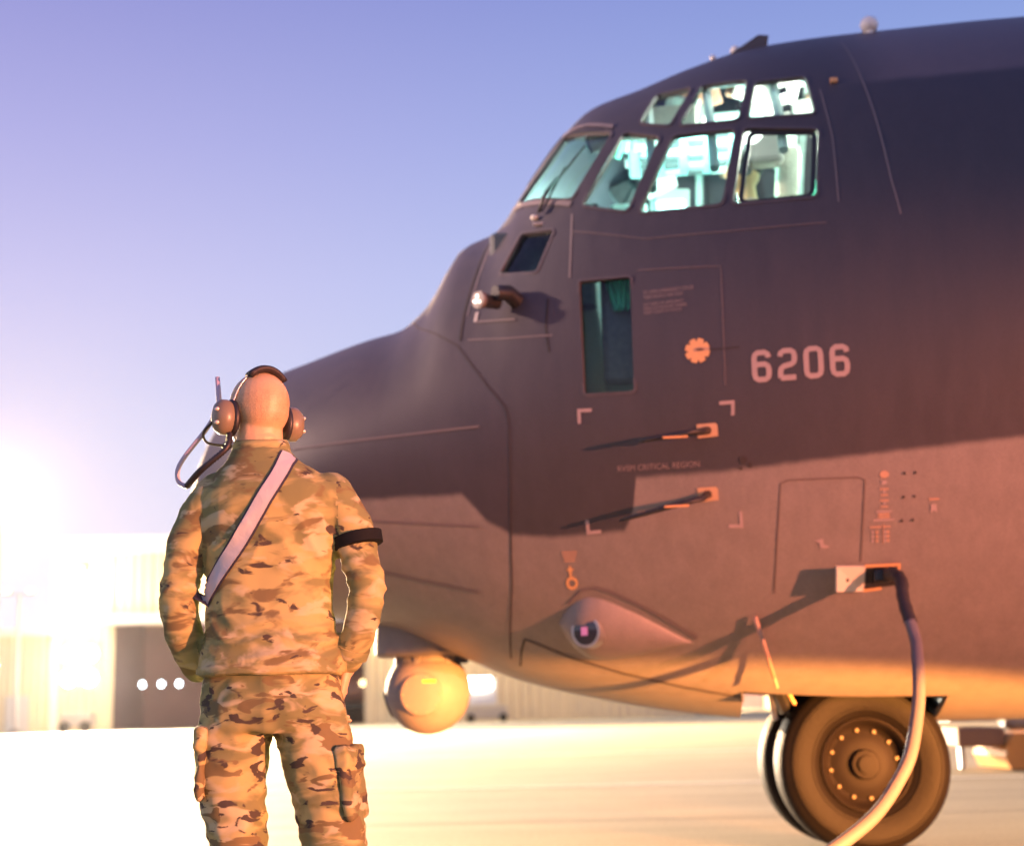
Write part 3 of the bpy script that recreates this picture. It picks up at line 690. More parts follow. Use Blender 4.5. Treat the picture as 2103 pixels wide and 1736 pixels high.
# ---- two pitot heads
for (a0, z0, a1, z1, zt) in ((-.835, 2.187, -1.145, 2.172, .02), (-.845, 1.885, -1.260, 1.836, .02)):
    pl = [(a0 - .052, z0 + .032), (a0 + .040, z0 + .034), (a0 + .050, z0 + .022), (a0 + .052, z0 - .030), (a0 - .048, z0 - .034)]
    pt = patch('pitot_plate', pl, M['tan_metal'], .006)
    b0 = side(a0, z0, .0); n_ = side_n(a0, z0); b1 = b0 + n_ * .13 + Vector((-.10, 0, -.0)); tip = side(a1, z1, .16)
    MB().tube([b0, b0 + n_ * .07 + Vector((-.02, 0, 0)), b1], [.022, .016, .013], 12).build('pitot_mast', M['black'], pt, True)
    MB().tube([b1 + Vector((.10, 0, .012)), b1, b1 + (tip - b1) * .8, tip], [.006, .015, .012, .006], 12).build('pitot_tube', M['black'], pt, True)
    MB().tube([b1 + Vector((.02, -.004, -.016)), b1 + Vector((-.10, -.01, -.018))], [.006, .005], 8).build('heater_strip', M['mark_orange'], pt)

# ---- wiper
wp = MB().tube([side(-1.66, 3.50, .03), side(-1.60, 3.60, .06), side(-1.545, 3.70, .045)], [.010, .009, .007], 8).build('wiper', M['black'], FUS, True)
MB().tube([side(-1.64, 3.585, .035), side(-1.40, 3.90, .03)], [.009, .007], 8).build('wiper_blade', M['black'], wp)
MB().tube([side(-1.64, 3.50, .03), side(-1.50, 3.76, .045)], [.006, .006], 8).build('wiper_arm', M['black'], wp)
q = side(-1.69, 3.485, .02); MB().ell(q, (.022, .022, .016), 12, 8).build('wiper_pivot', M['white_metal'], wp, True)
q = side(-1.672, 3.44, .01); MB().bbox((q.x - .03, q.y - .01, q.z - .008), (q.x + .03, q.y + .02, q.z + .008), .006).build('washer_nozzle', M['lightgrey'], wp)
for far in (False, True):
    strip('windscreen_sill', [(-1.86, 3.70), (-1.66, 3.60), (-1.49, 3.52)], .035, M['seam_light'], .008, None, far)
    strip('windscreen_header', [(-1.57, 4.20), (-1.40, 4.14), (-1.25, 4.05)], .03, M['seam_light'], .008, None, far)

# ---- side lens fairing low on the nose
fair_v, fair_f = [], []
A0, A1 = -1.66, -.945
NS, NK = 26, 20
for i in range(NS + 1):
    t = i / NS; a = A0 + (A1 - A0) * t
    zc_ = 1.305 - .13 * t; hh = .165 * (math.sin(min(t / .30, 1) * pi / 2) ** .7) * (1 - max(0, (t - .30) / .70) ** 1.35); hh = max(hh, .003)
    dep = .115 * (math.sin(min(t / .24, 1) * pi / 2) ** .8) * (1 - max(0, (t - .24) / .76) ** 1.3); dep = max(dep, .002)
    for k in range(NK + 1):
        u = -1 + 2 * k / NK; fair_v.append(side(a, zc_ + hh * u, -.02 + (dep + .02) * max(0, 1 - abs(u) ** 2.4)))
for i in range(NS):
    for k in range(NK): fair_f.append((i * (NK + 1) + k, i * (NK + 1) + k + 1, (i + 1) * (NK + 1) + k + 1, (i + 1) * (NK + 1) + k))
fairing = obj('sensor_fairing', fair_v, fair_f, M['paint'], FUS, smooth=True)
lp = side(-1.485, 1.325, .10); lf = Vector((-.42, -.88, -.05)).normalized()
MB().tube([lp - lf * .06, lp + lf * .012, lp + lf * .013], [.092, .086, .07], 28).build('lens_collar', M['steel'], fairing, True, 30)
MB().tube([lp - lf * .02, lp + lf * .014, lp + lf * .022], [.074, .072, .05], 28).build('sensor_lens', M['dark_glass'], fairing, True, 30)
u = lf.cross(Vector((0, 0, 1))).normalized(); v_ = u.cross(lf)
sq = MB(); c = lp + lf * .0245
sq.add([c + u * x * .019 + v_ * y * .022 + lf * d for d in (0, .002) for x, y in ((-1, -1), (1, -1), (1, 1), (-1, 1))], [(0, 1, 2, 3), (7, 6, 5, 4), (0, 4, 5, 1), (1, 5, 6, 2), (2, 6, 7, 3), (3, 7, 4, 0)]).build('lens_reflection', new_mat('painted pink lens reflection', (.62, .30, .62), .25), fairing)  # pink plate stands in for a reflection in the lens
strip('fairing_edge', [(-1.60, 1.40), (-1.52, 1.462), (-1.44, 1.470), (-1.35, 1.44), (-1.184, 1.358), (-.925, 1.20)], .013, M['seam_light'], .006)

# ---- drain mast on the lower side
MB().tube([side(-.625, 1.310, .03), side(-.57, 1.18, .075), side(-.525, 1.075, .11)], [.013, .012, .010], 10).build('drain_mast', M['mark_dim'], FUS, True)
MB().tube([side(-.525, 1.075, .11), side(-.508, 1.035, .12)], [.009, .009], 8).build('mast_tip', M['mark_dim'], FUS)

# ---- external power receptacle with its lid swung open
rec = patch('power_receptacle', [(-.078, 1.506), (.075, 1.507), (.072, 1.418), (-.080, 1.405)], M['cable_black'], .004)
for pts in ([(-.085, 1.516), (.088, 1.517)], [(.083, 1.523), (.080, 1.42)], [(-.088, 1.402), (.0, 1.410)]): strip('receptacle_rim', pts, .013, M['mark_orange'], .010, rec)
hinge0, hinge1 = side(-.088, 1.518, .01), side(-.095, 1.405, .01); n_ = side_n(-.09, 1.46)
o0, o1 = hinge0 + Vector((-.150, -.10, -.004)), hinge1 + Vector((-.145, -.13, -.008))
tn = (o0 - hinge0).cross(hinge1 - hinge0).normalized() * .012
MB().add([hinge0, o0, o1, hinge1, hinge0 + tn, o0 + tn, o1 + tn, hinge1 + tn], [(0, 1, 2, 3), (7, 6, 5, 4), (0, 4, 5, 1), (1, 5, 6, 2), (2, 6, 7, 3), (3, 7, 4, 0)]).build('receptacle_lid', M['white_metal'], rec)
mid = (o0 + o1) / 2 * .45 + (hinge0 + hinge1) / 2 * .55
for d in (-.012, .02): MB().ell(mid + Vector((-.04 + d, -.02, -.01)), (.010, .010, .010), 10, 6).build('lid_latch', M['black'], rec, True)
MB().bbox((-.045, -1.63, 1.43), (.045, -1.52, 1.49), .012).build('receptacle_block', M['black'], rec)

# ---- aerials on the roof
a_ = ring_pt(.25, radians(63)); MB().lathe([(.0, -.02), (.025, -.02), (.025, .005), (.042, .012), (.053, .045), (.044, .076), (.022, .092), (.0, .095)], 20, Matrix.Translation(a_)).build('beacon_dome', M['white'], FUS, True, 50)
a_ = ring_pt(-.44, radians(66)); MB().add([a_ + Vector(q) for q in ((-.12, -.008, -.03), (.10, -.012, -.03), (.12, -.006, .075), (.06, -.005, .085), (-.12, .008, -.03), (.10, .012, -.03), (.12, .006, .075), (.06, .005, .085))], [(0, 1, 2, 3), (7, 6, 5, 4), (0, 4, 5, 1), (1, 5, 6, 2), (2, 6, 7, 3), (3, 7, 4, 0)]).build('blade_aerial', M['frame'], FUS)
for (a, t, r) in ((-.52, 67, .030), (-.65, 69, .020)):
    q = ring_pt(a, radians(t)); MB().ell(q + Vector((0, 0, .012)), (r, r, r), 14, 8).build('roof_light', M['white'], FUS, True)
q = side(-.06, 4.10, .01); MB().bbox((q.x - .02, q.y - .012, q.z - .014), (q.x + .02, q.y + .01, q.z + .014), .005).build('static_port', M['mark_orange'], FUS)
# static refuelling-probe fairing rim on the roof front
M['turret'] = new_mat('matt grey turret paint', (.21, .18, .165), .6, var=.15, vscale=14, bump=.1, bscale=50)
# ---- sensor turret under the nose
TX, TZ = -2.59, .975
tm = MB().lathe([(.0, 0), (.265, 0), (.285, .02), (.285, .20), (.20, .36), (.0, .36)], 40, Matrix.Translation((TX - .02, 0, 1.185))).build('turret_mount', M['turret'], ac, True, 35)
MB().lathe([(.0, 0), (.17, 0), (.19, .02), (.195, .10), (.185, .20), (.0, .20)], 36, Matrix.Translation((TX + .02, 0, 1.02))).build('turret_neck', M['turret'], tm, True, 35)
ball = MB().ell((TX + .02, 0, TZ), (.262, .262, .262), 40, 24).build('turret_ball', M['turret'], tm, True)
for s in (-1, 1):
    yk = MB(); 
    for (z0, z1, r0, r1) in ((.0, 0, 0, 0),): pass
    yk.lathe([(.0, 0), (.125, 0), (.13, .012), (.125, .026), (.10, .034), (.0, .038)], 32, Matrix.Translation((TX + .02, s * .225, TZ - .02)) @ Matrix.Rotation(-s * pi / 2, 4, 'X'))
    yk.build('turret_side_cap', M['turret'], tm, True, 35)
    for k in range(10):
        t = 2 * pi * k / 10; c = Vector((TX + .02 + .112 * cos(t), s * .256, TZ - .02 + .112 * sin(t))); MB().cyl(c - Vector((0, s * .01, 0)), c + Vector((0, s * .004, 0)), .007, .006, 8).build('cap_screw', M['mark_dim'], tm)
for t0 in (0, 60, 120, 180, 240, 300):
    t = radians(t0 + 20); c = Vector((TX + .02 + .192 * cos(t), .192 * sin(t), 1.165)); MB().bbox((-.02, -.012, -.03), (.02, .012, .03), .006, Matrix.Translation(c) @ Matrix.Rotation(t + pi / 2, 4, 'Z')).build('neck_lug', M['grey'], tm)
MB().box((TX + .03, -.262, TZ + .048), (TX + .11, -.235, TZ + .066)).build('yellow_placard', M['yellow'], tm)
MB().tube([(TX - .12, 0, TZ - .04), (TX - .228, 0, TZ - .075)], [.11, .085], 24).build('turret_window', M['dark_glass'], tm, True, 30)
MB().bbox((TX + .17, -.06, 1.14), (TX + .27, .06, 1.20), .01).build('cable_clamp', M['black'], tm)

# ---- nose undercarriage
wb = MB(); lo, hi = (-.68, -.76, 0), (.42, .76, 0)
for (x0, y0, x1, y1) in ((-.69, -.76, -.68, .76), (.42, -.76, .43, .76)): wb.box((x0, y0, .86), (x1, y1, 1.6))
for s in (-1, 1): wb.box((-.68, s * .765 - .005, .93), (.42, s * .765 + .005, 1.6))
wb.box((-.69, -.77, 1.6), (.43, .77, 1.62))
wwell = wb.build('wheel_well', M['well'], ac)
gear = empty('nose_gear', (-.04, 0, 0), radians(7), ac)
MB().tube([(0, 0, .42), (0, 0, .75), (0.0, 0, 1.58)], [.07, .075, .085], 20).build('shock_strut', M['lightgrey'], gear, True, 40)
MB().cyl((0, -.32, .495), (0, .32, .495), .05).build('axle', M['steel'], gear)
MB().tube([(-.10, 0, .62), (-.26, 0, .72), (-.10, 0, .88)], [.03, .028, .03], 8, ry=.07).build('torque_link', M['black'], gear)
MB().tube([(-.50, -.22, 1.05), (-.40, -.20, .80)], [.05, .045], 8, ry=.09).build('drag_brace', M['black'], gear)
MB().tube([(-.42, .12, .95), (-.40, .12, .75)], [.03, .025], 8).build('steering_jack', M['steel'], gear)
MB().tube([(-.455, -.50, .93), (-.41, -.50, .84)], [.012, .010], 8).build('door_link', M['mark_orange'], gear)
tyre_prof = [(.262, -.120), (.285, -.138), (.30, -.148), (.303, -.155), (.315, -.158), (.318, -.153), (.345, -.160), (.39, -.166), (.415, -.164), (.418, -.169), (.43, -.167), (.433, -.160), (.455, -.148), (.476, -.125), (.488, -.095), (.489, -.088), (.483, -.085), (.483, -.075), (.491, -.072), (.494, -.040), (.488, -.036), (.488, -.026), (.495, -.022), (.495, .022), (.488, .026), (.488, .036), (.494, .040), (.491, .072), (.483, .075), (.483, .085), (.489, .088), (.488, .095), (.476, .125), (.455, .148), (.433, .160), (.43, .167), (.418, .169), (.415, .164), (.39, .166), (.345, .160), (.318, .153), (.315, .158), (.303, .155), (.30, .148), (.285, .138), (.262, .120), (.25, .08), (.25, -.08)]
for s in (-1, 1):
    Rm = Matrix.Translation((0, s * .265, .495)) @ Matrix.Rotation(-s * pi / 2, 4, 'X') @ Matrix.Scale(1, 4)
    rim = MB().lathe([(.0, -.11), (.255, -.11), (.258, .10), (.262, .135), (.250, .140), (.238, .128), (.228, .085), (.205, .052), (.19, .045), (.16, .060), (.12, .075), (.0, .075)], 48, Rm).build('nose_wheel', M['rim'], gear, True, 35)
    ty = MB(); n_ = 64; rings = [[Rm @ Vector((r * cos(2 * pi * k / n_), r * sin(2 * pi * k / n_), h)) for k in range(n_)] for r, h in tyre_prof + [tyre_prof[0]]]
    ty.loft(rings, cap=False).build('tyre', M['rubber'], rim, True, 45)
    MB().lathe([(.0, .06), (.085, .06), (.085, .10), (.078, .115), (.055, .118), (.052, .130), (.0, .130)], 28, Rm).build('hub_cap', M['rim'], rim, True, 30)
    MB().lathe([(.0, .115), (.046, .115), (.046, .140), (.0, .142)], 20, Rm).build('axle_nut', M['rim'], rim, True, 30)
    for k in range(12):
        t = 2 * pi * k / 12 + .15; c = Rm @ Vector((.192 * cos(t), .192 * sin(t), .046)); d = (Rm @ Vector((0, 0, 1))) - (Rm @ Vector((0, 0, 0))); MB().cyl(c - d * .01, c + d * .022, .011, .010, 8).build('wheel_bolt', M['bolt'], rim)
c = Vector((-.0, -.27, .97)); MB().bbox((c.x - .09, -.60, .895), (c.x - .03, -.56, .91), .004).build('door_roller', M['mark_orange'], wwell)

# ================================================================== external power cable
def air(a, b, z): return (a * cos(PSI) + b * sin(PSI) + W.x, -a * sin(PSI) + b * cos(PSI) + W.y, z)
pc = empty('power_cable', air(.05, -1.7, 0)); tag(pc, 'thick grey ground power cable plugged into the aircraft side, looping to the apron', 'cable')
def part_world(mb, name, mat, root, smooth=True, sharp=None):
    o = mb.build(name, mat, root, smooth, sharp); o.matrix_parent_inverse = Matrix.Translation(-root.location); return o
c0 = [air(.012, -1.56, 1.465), air(.040, -1.70, 1.462), air(.062, -1.78, 1.42), air(.052, -1.86, 1.335), air(.060, -1.93, 1.24), air(.068, -1.96, 1.20)]
part_world(MB().tube(smooth_path(c0, 5), [.030, .031, .030, .034, .030, .033, .028, .030, .033, .029, .032, .030, .034, .029, .031, .032, .029, .031, .033, .030, .031, .031, .033, .031, .03, .03][:26], 12), 'cable_boot', M['cable_black'], pc)
c1 = [air(.062, -1.955, 1.215), air(.075, -1.99, 1.13), air(.068, -2.05, 1.06), air(.050, -2.15, .935), air(.020, -2.25, .81), air(-.050, -2.40, .62), air(-.136, -2.50, .495), air(-.228, -2.60, .400), air(-.33, -2.70, .330), air(-.50, -2.84, .24), air(-.80, -3.05, .11), air(-1.2, -3.3, .033), air(-1.8, -3.7, .030), air(-2.6, -4.4, .030), air(-3.2, -5.6, .030)]
part_world(MB().tube(smooth_path(c1, 8), .029, 16), 'cable_sleeve', M['cable'], pc)

# ================================================================== the ground crew member
PX, PY = -.6806, 4.10
person = empty('person', (PX, PY, 0)); tag(person, 'person in camouflage uniform seen from behind, wearing a headset and a reflective sash', 'person')
def remeshed(mb, voxel, smooth_it=4, fac=.5):
    o = mb.build('tmp', M['grey']); md = o.modifiers.new('r', 'REMESH'); md.mode = 'VOXEL'; md.voxel_size = voxel; md.use_smooth_shade = True
    if smooth_it: ms = o.modifiers.new('s', 'SMOOTH'); ms.iterations = smooth_it; ms.factor = fac
    me = applied(o); me.materials.clear(); return me
def limb(mb, pts, rr, n=16, ry=None, k=6, ends=True):
    P = smooth_path(pts, k); R = [Vector((r, 0, 0)) for r in rr]; R = [max(.004, q.x) for q in smooth_path(R, k)]
    RY = None
    if ry: RY = [max(.004, q.x) for q in smooth_path([Vector((r, 0, 0)) for r in ry], k)]
    mb.tube(P, R, n, RY, up=(1, 0, 0))
    if ends:
        for p, r in ((P[0], R[0]), (P[-1], R[-1])): mb.ell(p, (r * .98, r * .98, r * .98), 14, 8)
def torso(mb, rows, n=28, p=2.3):
    rows_ = []
    cols = list(zip(*rows)); ser = [[q.x for q in smooth_path([Vector((c, 0, 0)) for c in col], 4)] for col in cols]
    rings = []
    for z, cx, cy, rx, ry in zip(*ser):
        rg = []
        for k in range(n):
            t = 2 * pi * k / n; c, s = cos(t), sin(t)
            rg.append(Vector((cx + rx * math.copysign(abs(c) ** (2 / p), c), cy + ry * math.copysign(abs(s) ** (2 / p), s), z)))
        rings.append(rg)
    mb.loft(rings)
# skin: one continuous body under the clothes
HX, HY, HZ = -.044, .012, 1.738
YAW = radians(38); Rh = Matrix.Rotation(YAW, 3, 'Z')
def hp(x, y, z): return Vector((HX, HY, HZ)) + Rh @ Vector((x, y, z))
b = MB()
b.ell((HX, HY, HZ), (.082, .099, .094), 28, 18, Rh)
b.ell(hp(0, -.026, -.020), (.073, .070, .078), 24, 14, Rh)
b.ell(hp(0, .045, -.075), (.056, .055, .058), 24, 14, Rh)
b.ell(hp(0, .075, -.108), (.030, .026, .022), 16, 10, Rh)
b.ell(hp(0, .102, -.032), (.013, .020, .030), 14, 10, Rh)
b.ell(hp(0, .082, .012), (.055, .022, .016), 16, 8, Rh)
b.ell(hp(0, .090, -.072), (.026, .014, .009), 14, 8, Rh)
for s in (-1, 1): b.ell(hp(s * .080, .0, -.030), (.010, .020, .032), 12, 8, Rh)
limb(b, [(-.030, .0, 1.45), (-.036, -.002, 1.54), (-.042, .004, 1.62), (-.044, .012, 1.70)], [.080, .072, .068, .064])
torso(b, [(.87, 0, 0, .10, .06), (.92, 0, 0, .150, .095), (1.05, 0, 0, .145, .10), (1.20, 0, 0, .15, .10), (1.38, 0, 0, .17, .11), (1.47, 0, 0, .15, .09), (1.53, -.02, 0, .08, .07)])
for k, zz in enumerate((1.632, 1.652)): b.ell((HX + .006, HY - .050 + .006 * k, zz), (.050, .026, .0075), 18, 8)
LA = [(-.165, .0, 1.475), (-.222, -.010, 1.37), (-.254, -.030, 1.20), (-.248, .005, 1.09), (-.222, .100, 1.00), (-.208, .150, .985)]
RA = [(.160, .0, 1.470), (.222, -.010, 1.36), (.265, -.030, 1.205), (.245, -.015, 1.11), (.208, .02, 1.015), (.200, .03, .985)]
limb(b, LA, [.050, .040, .034, .034, .028, .027]); limb(b, RA, [.050, .040, .034, .034, .028, .027])
def hand(mb, wrist, down, side_dir, curl):
    """palm, four unequal fingers and a thumb leaving the side of the palm; down = pointing direction, side_dir = towards the thumb"""
    d = Vector(down).normalized(); t = Vector(side_dir); t = (t - d * t.dot(d)).normalized(); n = d.cross(t)
    w = Vector(wrist); palm_end = w + d * .095
    mb.tube([w, w + d * .03, w + d * .07, palm_end], [.026, .036, .041, .038], 16, [.018, .019, .017, .014], up=t)
    for i, (off, ln, r) in enumerate(((.030, .072, .0088), (.010, .080, .009), (-.010, .075, .0088), (-.029, .060, .0078))):
        p = palm_end + t * off - d * .006; pts = [p]; ang = 0
        for seg, f in enumerate((.45, .32, .23)):
            ang += curl * (.5 + .35 * seg); p = p + (d * cos(ang) + n * sin(ang)) * ln * f; pts.append(p)
        mb.tube(smooth_path(pts, 3), [r * (1 - .03 * k) for k in range(10)], 10, up=t); mb.ell(pts[-1], (r * .72,) * 3, 8, 6)
    p = w + d * .030 + t * .028; pts = [p, p + (d * .6 + t * .75 + n * .2).normalized() * .036, p + (d * .6 + t * .75 + n * .2).normalized() * .036 + (d * .92 + t * .2 + n * .35).normalized() * .030]
    mb.tube(smooth_path(pts, 4), [.0125, .0122, .012, .0118, .0112, .0106, .010, .0095, .009], 10); mb.ell(pts[-1], (.009,) * 3, 8, 6)
hand(b, (-.208, .150, .985), (.55, .75, -.35), (0, .2, 1), .5)
hand(b, (.200, .03, .990), (-.25, .12, -1), (-.2, .95, 0), .55)
LLG = [(-.095, 0, .90), (-.112, .0, .72), (-.090, .0, .50), (-.095, -.015, .30), (-.100, -.005, .09)]
RLG = [(.095, 0, .90), (.138, .0, .72), (.170, .0, .50), (.180, -.015, .30), (.190, -.005, .09)]
for L in (LLG, RLG): limb(b, L, [.085, .078, .055, .05, .038]); f = L[-1]; b.ell((f[0], f[1] + .06, .045), (.042, .12, .036), 16, 8)
def skin_mat():
    m = new_mat('skin', (.60, .42, .22), .46, bump=.12, bscale=150, var=.14, vscale=18)
    n, l = m.node_tree.nodes, m.node_tree.links; b_ = n['Principled BSDF']; src = b_.inputs['Base Color'].links[0].from_socket
    t = n.new('ShaderNodeTexCoord'); sp = n.new('ShaderNodeSeparateXYZ'); l.new(t.outputs['Object'], sp.inputs[0])
    nz = n.new('ShaderNodeTexNoise'); nz.inputs['Scale'].default_value = 620; nz.inputs['Detail'].default_value = 1; l.new(t.outputs['Object'], nz.inputs['Vector'])
    nl = n.new('ShaderNodeTexNoise'); nl.inputs['Scale'].default_value = 26; l.new(t.outputs['Object'], nl.inputs['Vector'])
    up = n.new('ShaderNodeMapRange'); up.interpolation_type = 'SMOOTHSTEP'; up.inputs[1].default_value = 1.655; up.inputs[2].default_value = 1.685; l.new(sp.outputs['Z'], up.inputs[0])
    dn = n.new('ShaderNodeMapRange'); dn.interpolation_type = 'SMOOTHSTEP'; dn.inputs[1].default_value = 1.80; dn.inputs[2].default_value = 1.74; l.new(sp.outputs['Z'], dn.inputs[0])
    st = n.new('ShaderNodeMapRange'); st.inputs[1].default_value = .42; st.inputs[2].default_value = .62; l.new(nz.outputs['Fac'], st.inputs[0])
    k = None
    for s_ in (up.outputs[0], dn.outputs[0], nl.outputs['Fac'], st.outputs[0]):
        if k is None: k = s_; continue
        q = n.new('ShaderNodeMath'); q.operation = 'MULTIPLY'; l.new(k, q.inputs[0]); l.new(s_, q.inputs[1]); k = q.outputs[0]
    mx = n.new('ShaderNodeMix'); mx.data_type = 'RGBA'; l.new(k, mx.inputs['Factor']); l.new(src, mx.inputs['A']); mx.inputs['B'].default_value = (.09, .05, .03, 1); l.new(mx.outputs['Result'], b_.inputs['Base Color'])
    return m
M['skin'] = skin_mat()
body = obj_me('body', remeshed(b, .0046, 3), M['skin'], person, True)
for s in (-1, 1):
    MB().ell(hp(s * .030, .086, -.014), (.012, .010, .010), 12, 8).build('eye', M['white'], person, True)
    MB().ell(hp(s * .030, .0955, -.014), (.005, .003, .005), 10, 6).build('iris', M['black'], person, True)
# camouflage cloth
def camo_mat(name, seed):
    m = bpy.data.materials.new(name); m.use_nodes = True
    n, l = m.node_tree.nodes, m.node_tree.links; b_ = n['Principled BSDF']; b_.inputs['Roughness'].default_value = .88; b_.inputs['Specular IOR Level'].default_value = .2
    t = n.new('ShaderNodeTexCoord')
    col = None
    layers = [((.41, .375, .15), None, None, None), ((.19, .205, .085), (6, 6, 12), .49, .07), ((.45, .43, .24), (9, 9, 18), .58, .06), ((.17, .145, .065), (9.5, 9.5, 22), .595 if seed < 5 else .57, .055 if seed < 5 else .02), ((.065, .058, .045), (13, 13, 30),  .655 if seed < 5 else .595, .03 if seed < 5 else .02)]
    for i, (c, sc, th, sf) in enumerate(layers):
        if sc is None:
            rg = n.new('ShaderNodeRGB'); rg.outputs[0].default_value = (*c, 1); col = rg.outputs[0]; continue
        mp = n.new('ShaderNodeMapping'); mp.inputs['Scale'].default_value = sc; mp.inputs['Location'].default_value = (seed + i * 7.3, i * 3.1, i * 1.7); l.new(t.outputs['Object'], mp.inputs[0])
        nz = n.new('ShaderNodeTexNoise'); nz.inputs['Scale'].default_value = 1; nz.inputs['Detail'].default_value = 3.5; nz.inputs['Roughness'].default_value = .5; nz.inputs['Distortion'].default_value = .6; l.new(mp.outputs[0], nz.inputs['Vector'])
        mr = n.new('ShaderNodeMapRange'); mr.interpolation_type = 'SMOOTHSTEP'; mr.inputs[1].default_value = th - sf; mr.inputs[2].default_value = th + sf; l.new(nz.outputs['Fac'], mr.inputs[0])
        mx = n.new('ShaderNodeMix'); mx.data_type = 'RGBA'; l.new(mr.outputs[0], mx.inputs['Factor']); l.new(col, mx.inputs['A']); mx.inputs['B'].default_value = (*c, 1); col = mx.outputs['Result']
    l.new(col, b_.inputs['Base Color'])
    nb = n.new('ShaderNodeTexNoise'); nb.inputs['Scale'].default_value = 420; l.new(t.outputs['Object'], nb.inputs['Vector'])
    bp = n.new('ShaderNodeBump'); bp.inputs['Strength'].default_value = .2; bp.inputs['Distance'].default_value = .002; l.new(nb.outputs['Fac'], bp.inputs['Height']); l.new(bp.outputs[0], b_.inputs['Normal'])
    return m
M['camo'] = camo_mat('camouflage jacket cloth', 3.0); M['camo2'] = camo_mat('camouflage trouser cloth', 11.0)
def wrinkle(me, f):
    ns = [v.normal.copy() for v in me.vertices]
    for v, nn in zip(me.vertices, ns): v.co += nn * f(v.co)
    me.update()
def fold(p, k, sc, seed=0.):
    q = Vector((p.x * sc[0] + seed, p.y * sc[1], p.z * sc[2])); x = noise.noise(q) + .5 * noise.noise(q * 2.1 + Vector((5, 2, 1)))
    return k * (1 - 2.2 * abs(x))
j = MB()
torso(j, [(.972, -.004, 0, .200, .148), (1.0, -.004, 0, .199, .146), (1.06, -.005, 0, .187, .134), (1.17, -.010, 0, .174, .118), (1.30, -.004, 0, .182, .122), (1.41, 0, -.002, .199, .128), (1.475, -.002, -.004, .198, .122), (1.525, -.014, -.002, .155, .104), (1.565, -.028, .0, .108, .092), (1.60, -.036, .004, .084, .084)])
limb(j, [(-.160, .0, 1.470), (-.218, -.004, 1.385), (-.248, -.020, 1.28), (-.257, -.030, 1.19), (-.250, .002, 1.09), (-.224, .092, 1.00)], [.072, .064, .055, .053, .050, .044])
limb(j, [(.158, .0, 1.465), (.215, -.008, 1.38), (.244, -.020, 1.28), (.266, -.032, 1.20), (.250, -.015, 1.11), (.210, .020, 1.012)], [.072, .063, .053, .051, .048, .043])
jm = remeshed(j, .0075, 3)
def ridge(ph): return 1 - 2 * abs(sin(ph)) ** .7
def jw(p):
    n1 = noise.noise(p * 5.5); n2 = noise.noise(Vector((p.x * 9 + 4, p.y * 9, p.z * 9)))
    arm = abs(p.x) > .19 and p.z < 1.46
    w = fold(p, .0035, (5, 5, 9)) + .0022 * n2
    if arm:
        k = max(0, 1 - abs(p.z - 1.20) / .16); w += (.0010 + .0028 * k) * ridge(p.z * 48 + p.y * 30 + 5.5 * n1 + 2 * n2)
    else:
        k = max(0, 1 - abs(p.z - 1.06) / .12); w += .0065 * k * ridge(p.z * 55 + 4.5 * n1 + p.x * 6)                       # bunching above the hem
        k2 = max(0, min(1, (p.z - 1.12) / .1)) * max(0, min(1, (1.46 - p.z) / .1)); w += .0042 * k2 * ridge(p.z * 24 + abs(p.x) * 26 + 3.0 * n1)   # folds drawn towards the armpits
        if p.z < .998: w += .003
    if p.z > 1.55: w *= .3
    return w
wrinkle(jm, jw)
M['camo_sleeve'] = camo_mat('camouflage sleeve cloth', 4.4)
jacket = obj_me('jacket', jm, [M['camo'], M['camo_sleeve']], person, True)
for p in jm.polygons:
    c = p.center
    if abs(c.x) > .188 + (.02 if c.z < 1.06 else 0) and c.z < 1.50: p.material_index = 1
# seams: hem stitching, shoulder yoke, armhole welts and cuffs
M['seam_cloth'] = new_mat('folded seam cloth', (.16, .12, .07), .9)
for nm, rw in (('jacket_hem', [(.975, .2035, .1515), (.992, .2045, .1525)]),):
    mb = MB(); mb.loft([[Vector((-.004 + rx * math.copysign(abs(cos(t)) ** .87, cos(t)), ry * math.copysign(abs(sin(t)) ** .87, sin(t)), z)) for t in [2 * pi * k / 60 for k in range(60)]] for z, rx, ry in rw + [(rw[1][0], rw[1][1] - .01, rw[1][2] - .01), (rw[0][0], rw[0][1] - .01, rw[0][2] - .01), rw[0]]], cap=False); mb.build(nm, M['camo'], person, True, 40)
for pts, r in (([(-.230, .075, 1.02), (-.220, .105, .995)], .047), ([(.222, .008, 1.045), (.213, .018, 1.02)], .050)): MB().tube(pts, [r, r * .97], 24).build('cuff', M['camo_sleeve'], person, True, 40)
# collar
cl = MB(); rings = []
for (dz, g_) in ((0, .0), (.030, .004), (.044, .003), (.040, -.006), (.0, -.008)):
    rings.append([Vector((-.037 + (.086 + g_ - dz * .32) * cos(2 * pi * k / 32), .004 + (.086 + g_ - dz * .32) * sin(2 * pi * k / 32), 1.588 + dz + .010 * sin(2 * pi * k / 32))) for k in range(32)])
cl.loft(rings, cap=False).build('collar', M['camo'], person, True)
t_ = MB()
torso(t_, [(.82, .004, 0, .180, .112), (.85, .002, 0, .192, .126), (.90, 0, 0, .190, .130), (.97, -.002, 0, .180, .122), (1.02, -.004, 0, .172, .116)])
limb(t_, [(-.100, 0, .86), (-.112, .0, .74), (-.108, .0, .64), (-.090, .0, .52), (-.095, -.012, .36), (-.100, -.005, .16)], [.100, .096, .086, .074, .074, .072])
limb(t_, [(.100, 0, .86), (.130, .0, .74), (.150, .0, .64), (.168, .0, .52), (.180, -.012, .36), (.190, -.005, .16)], [.100, .096, .090, .083, .080, .074])
tm_ = remeshed(t_, .0085, 4)
wrinkle(tm_, lambda p: fold(p, .006, (7, 7, 8), 20) + fold(p, .004, (12, 12, 20), 31) + (.005 * noise.noise(Vector((p.x * 8, p.y * 8, p.z * 38))) if p.z < .62 else 0))
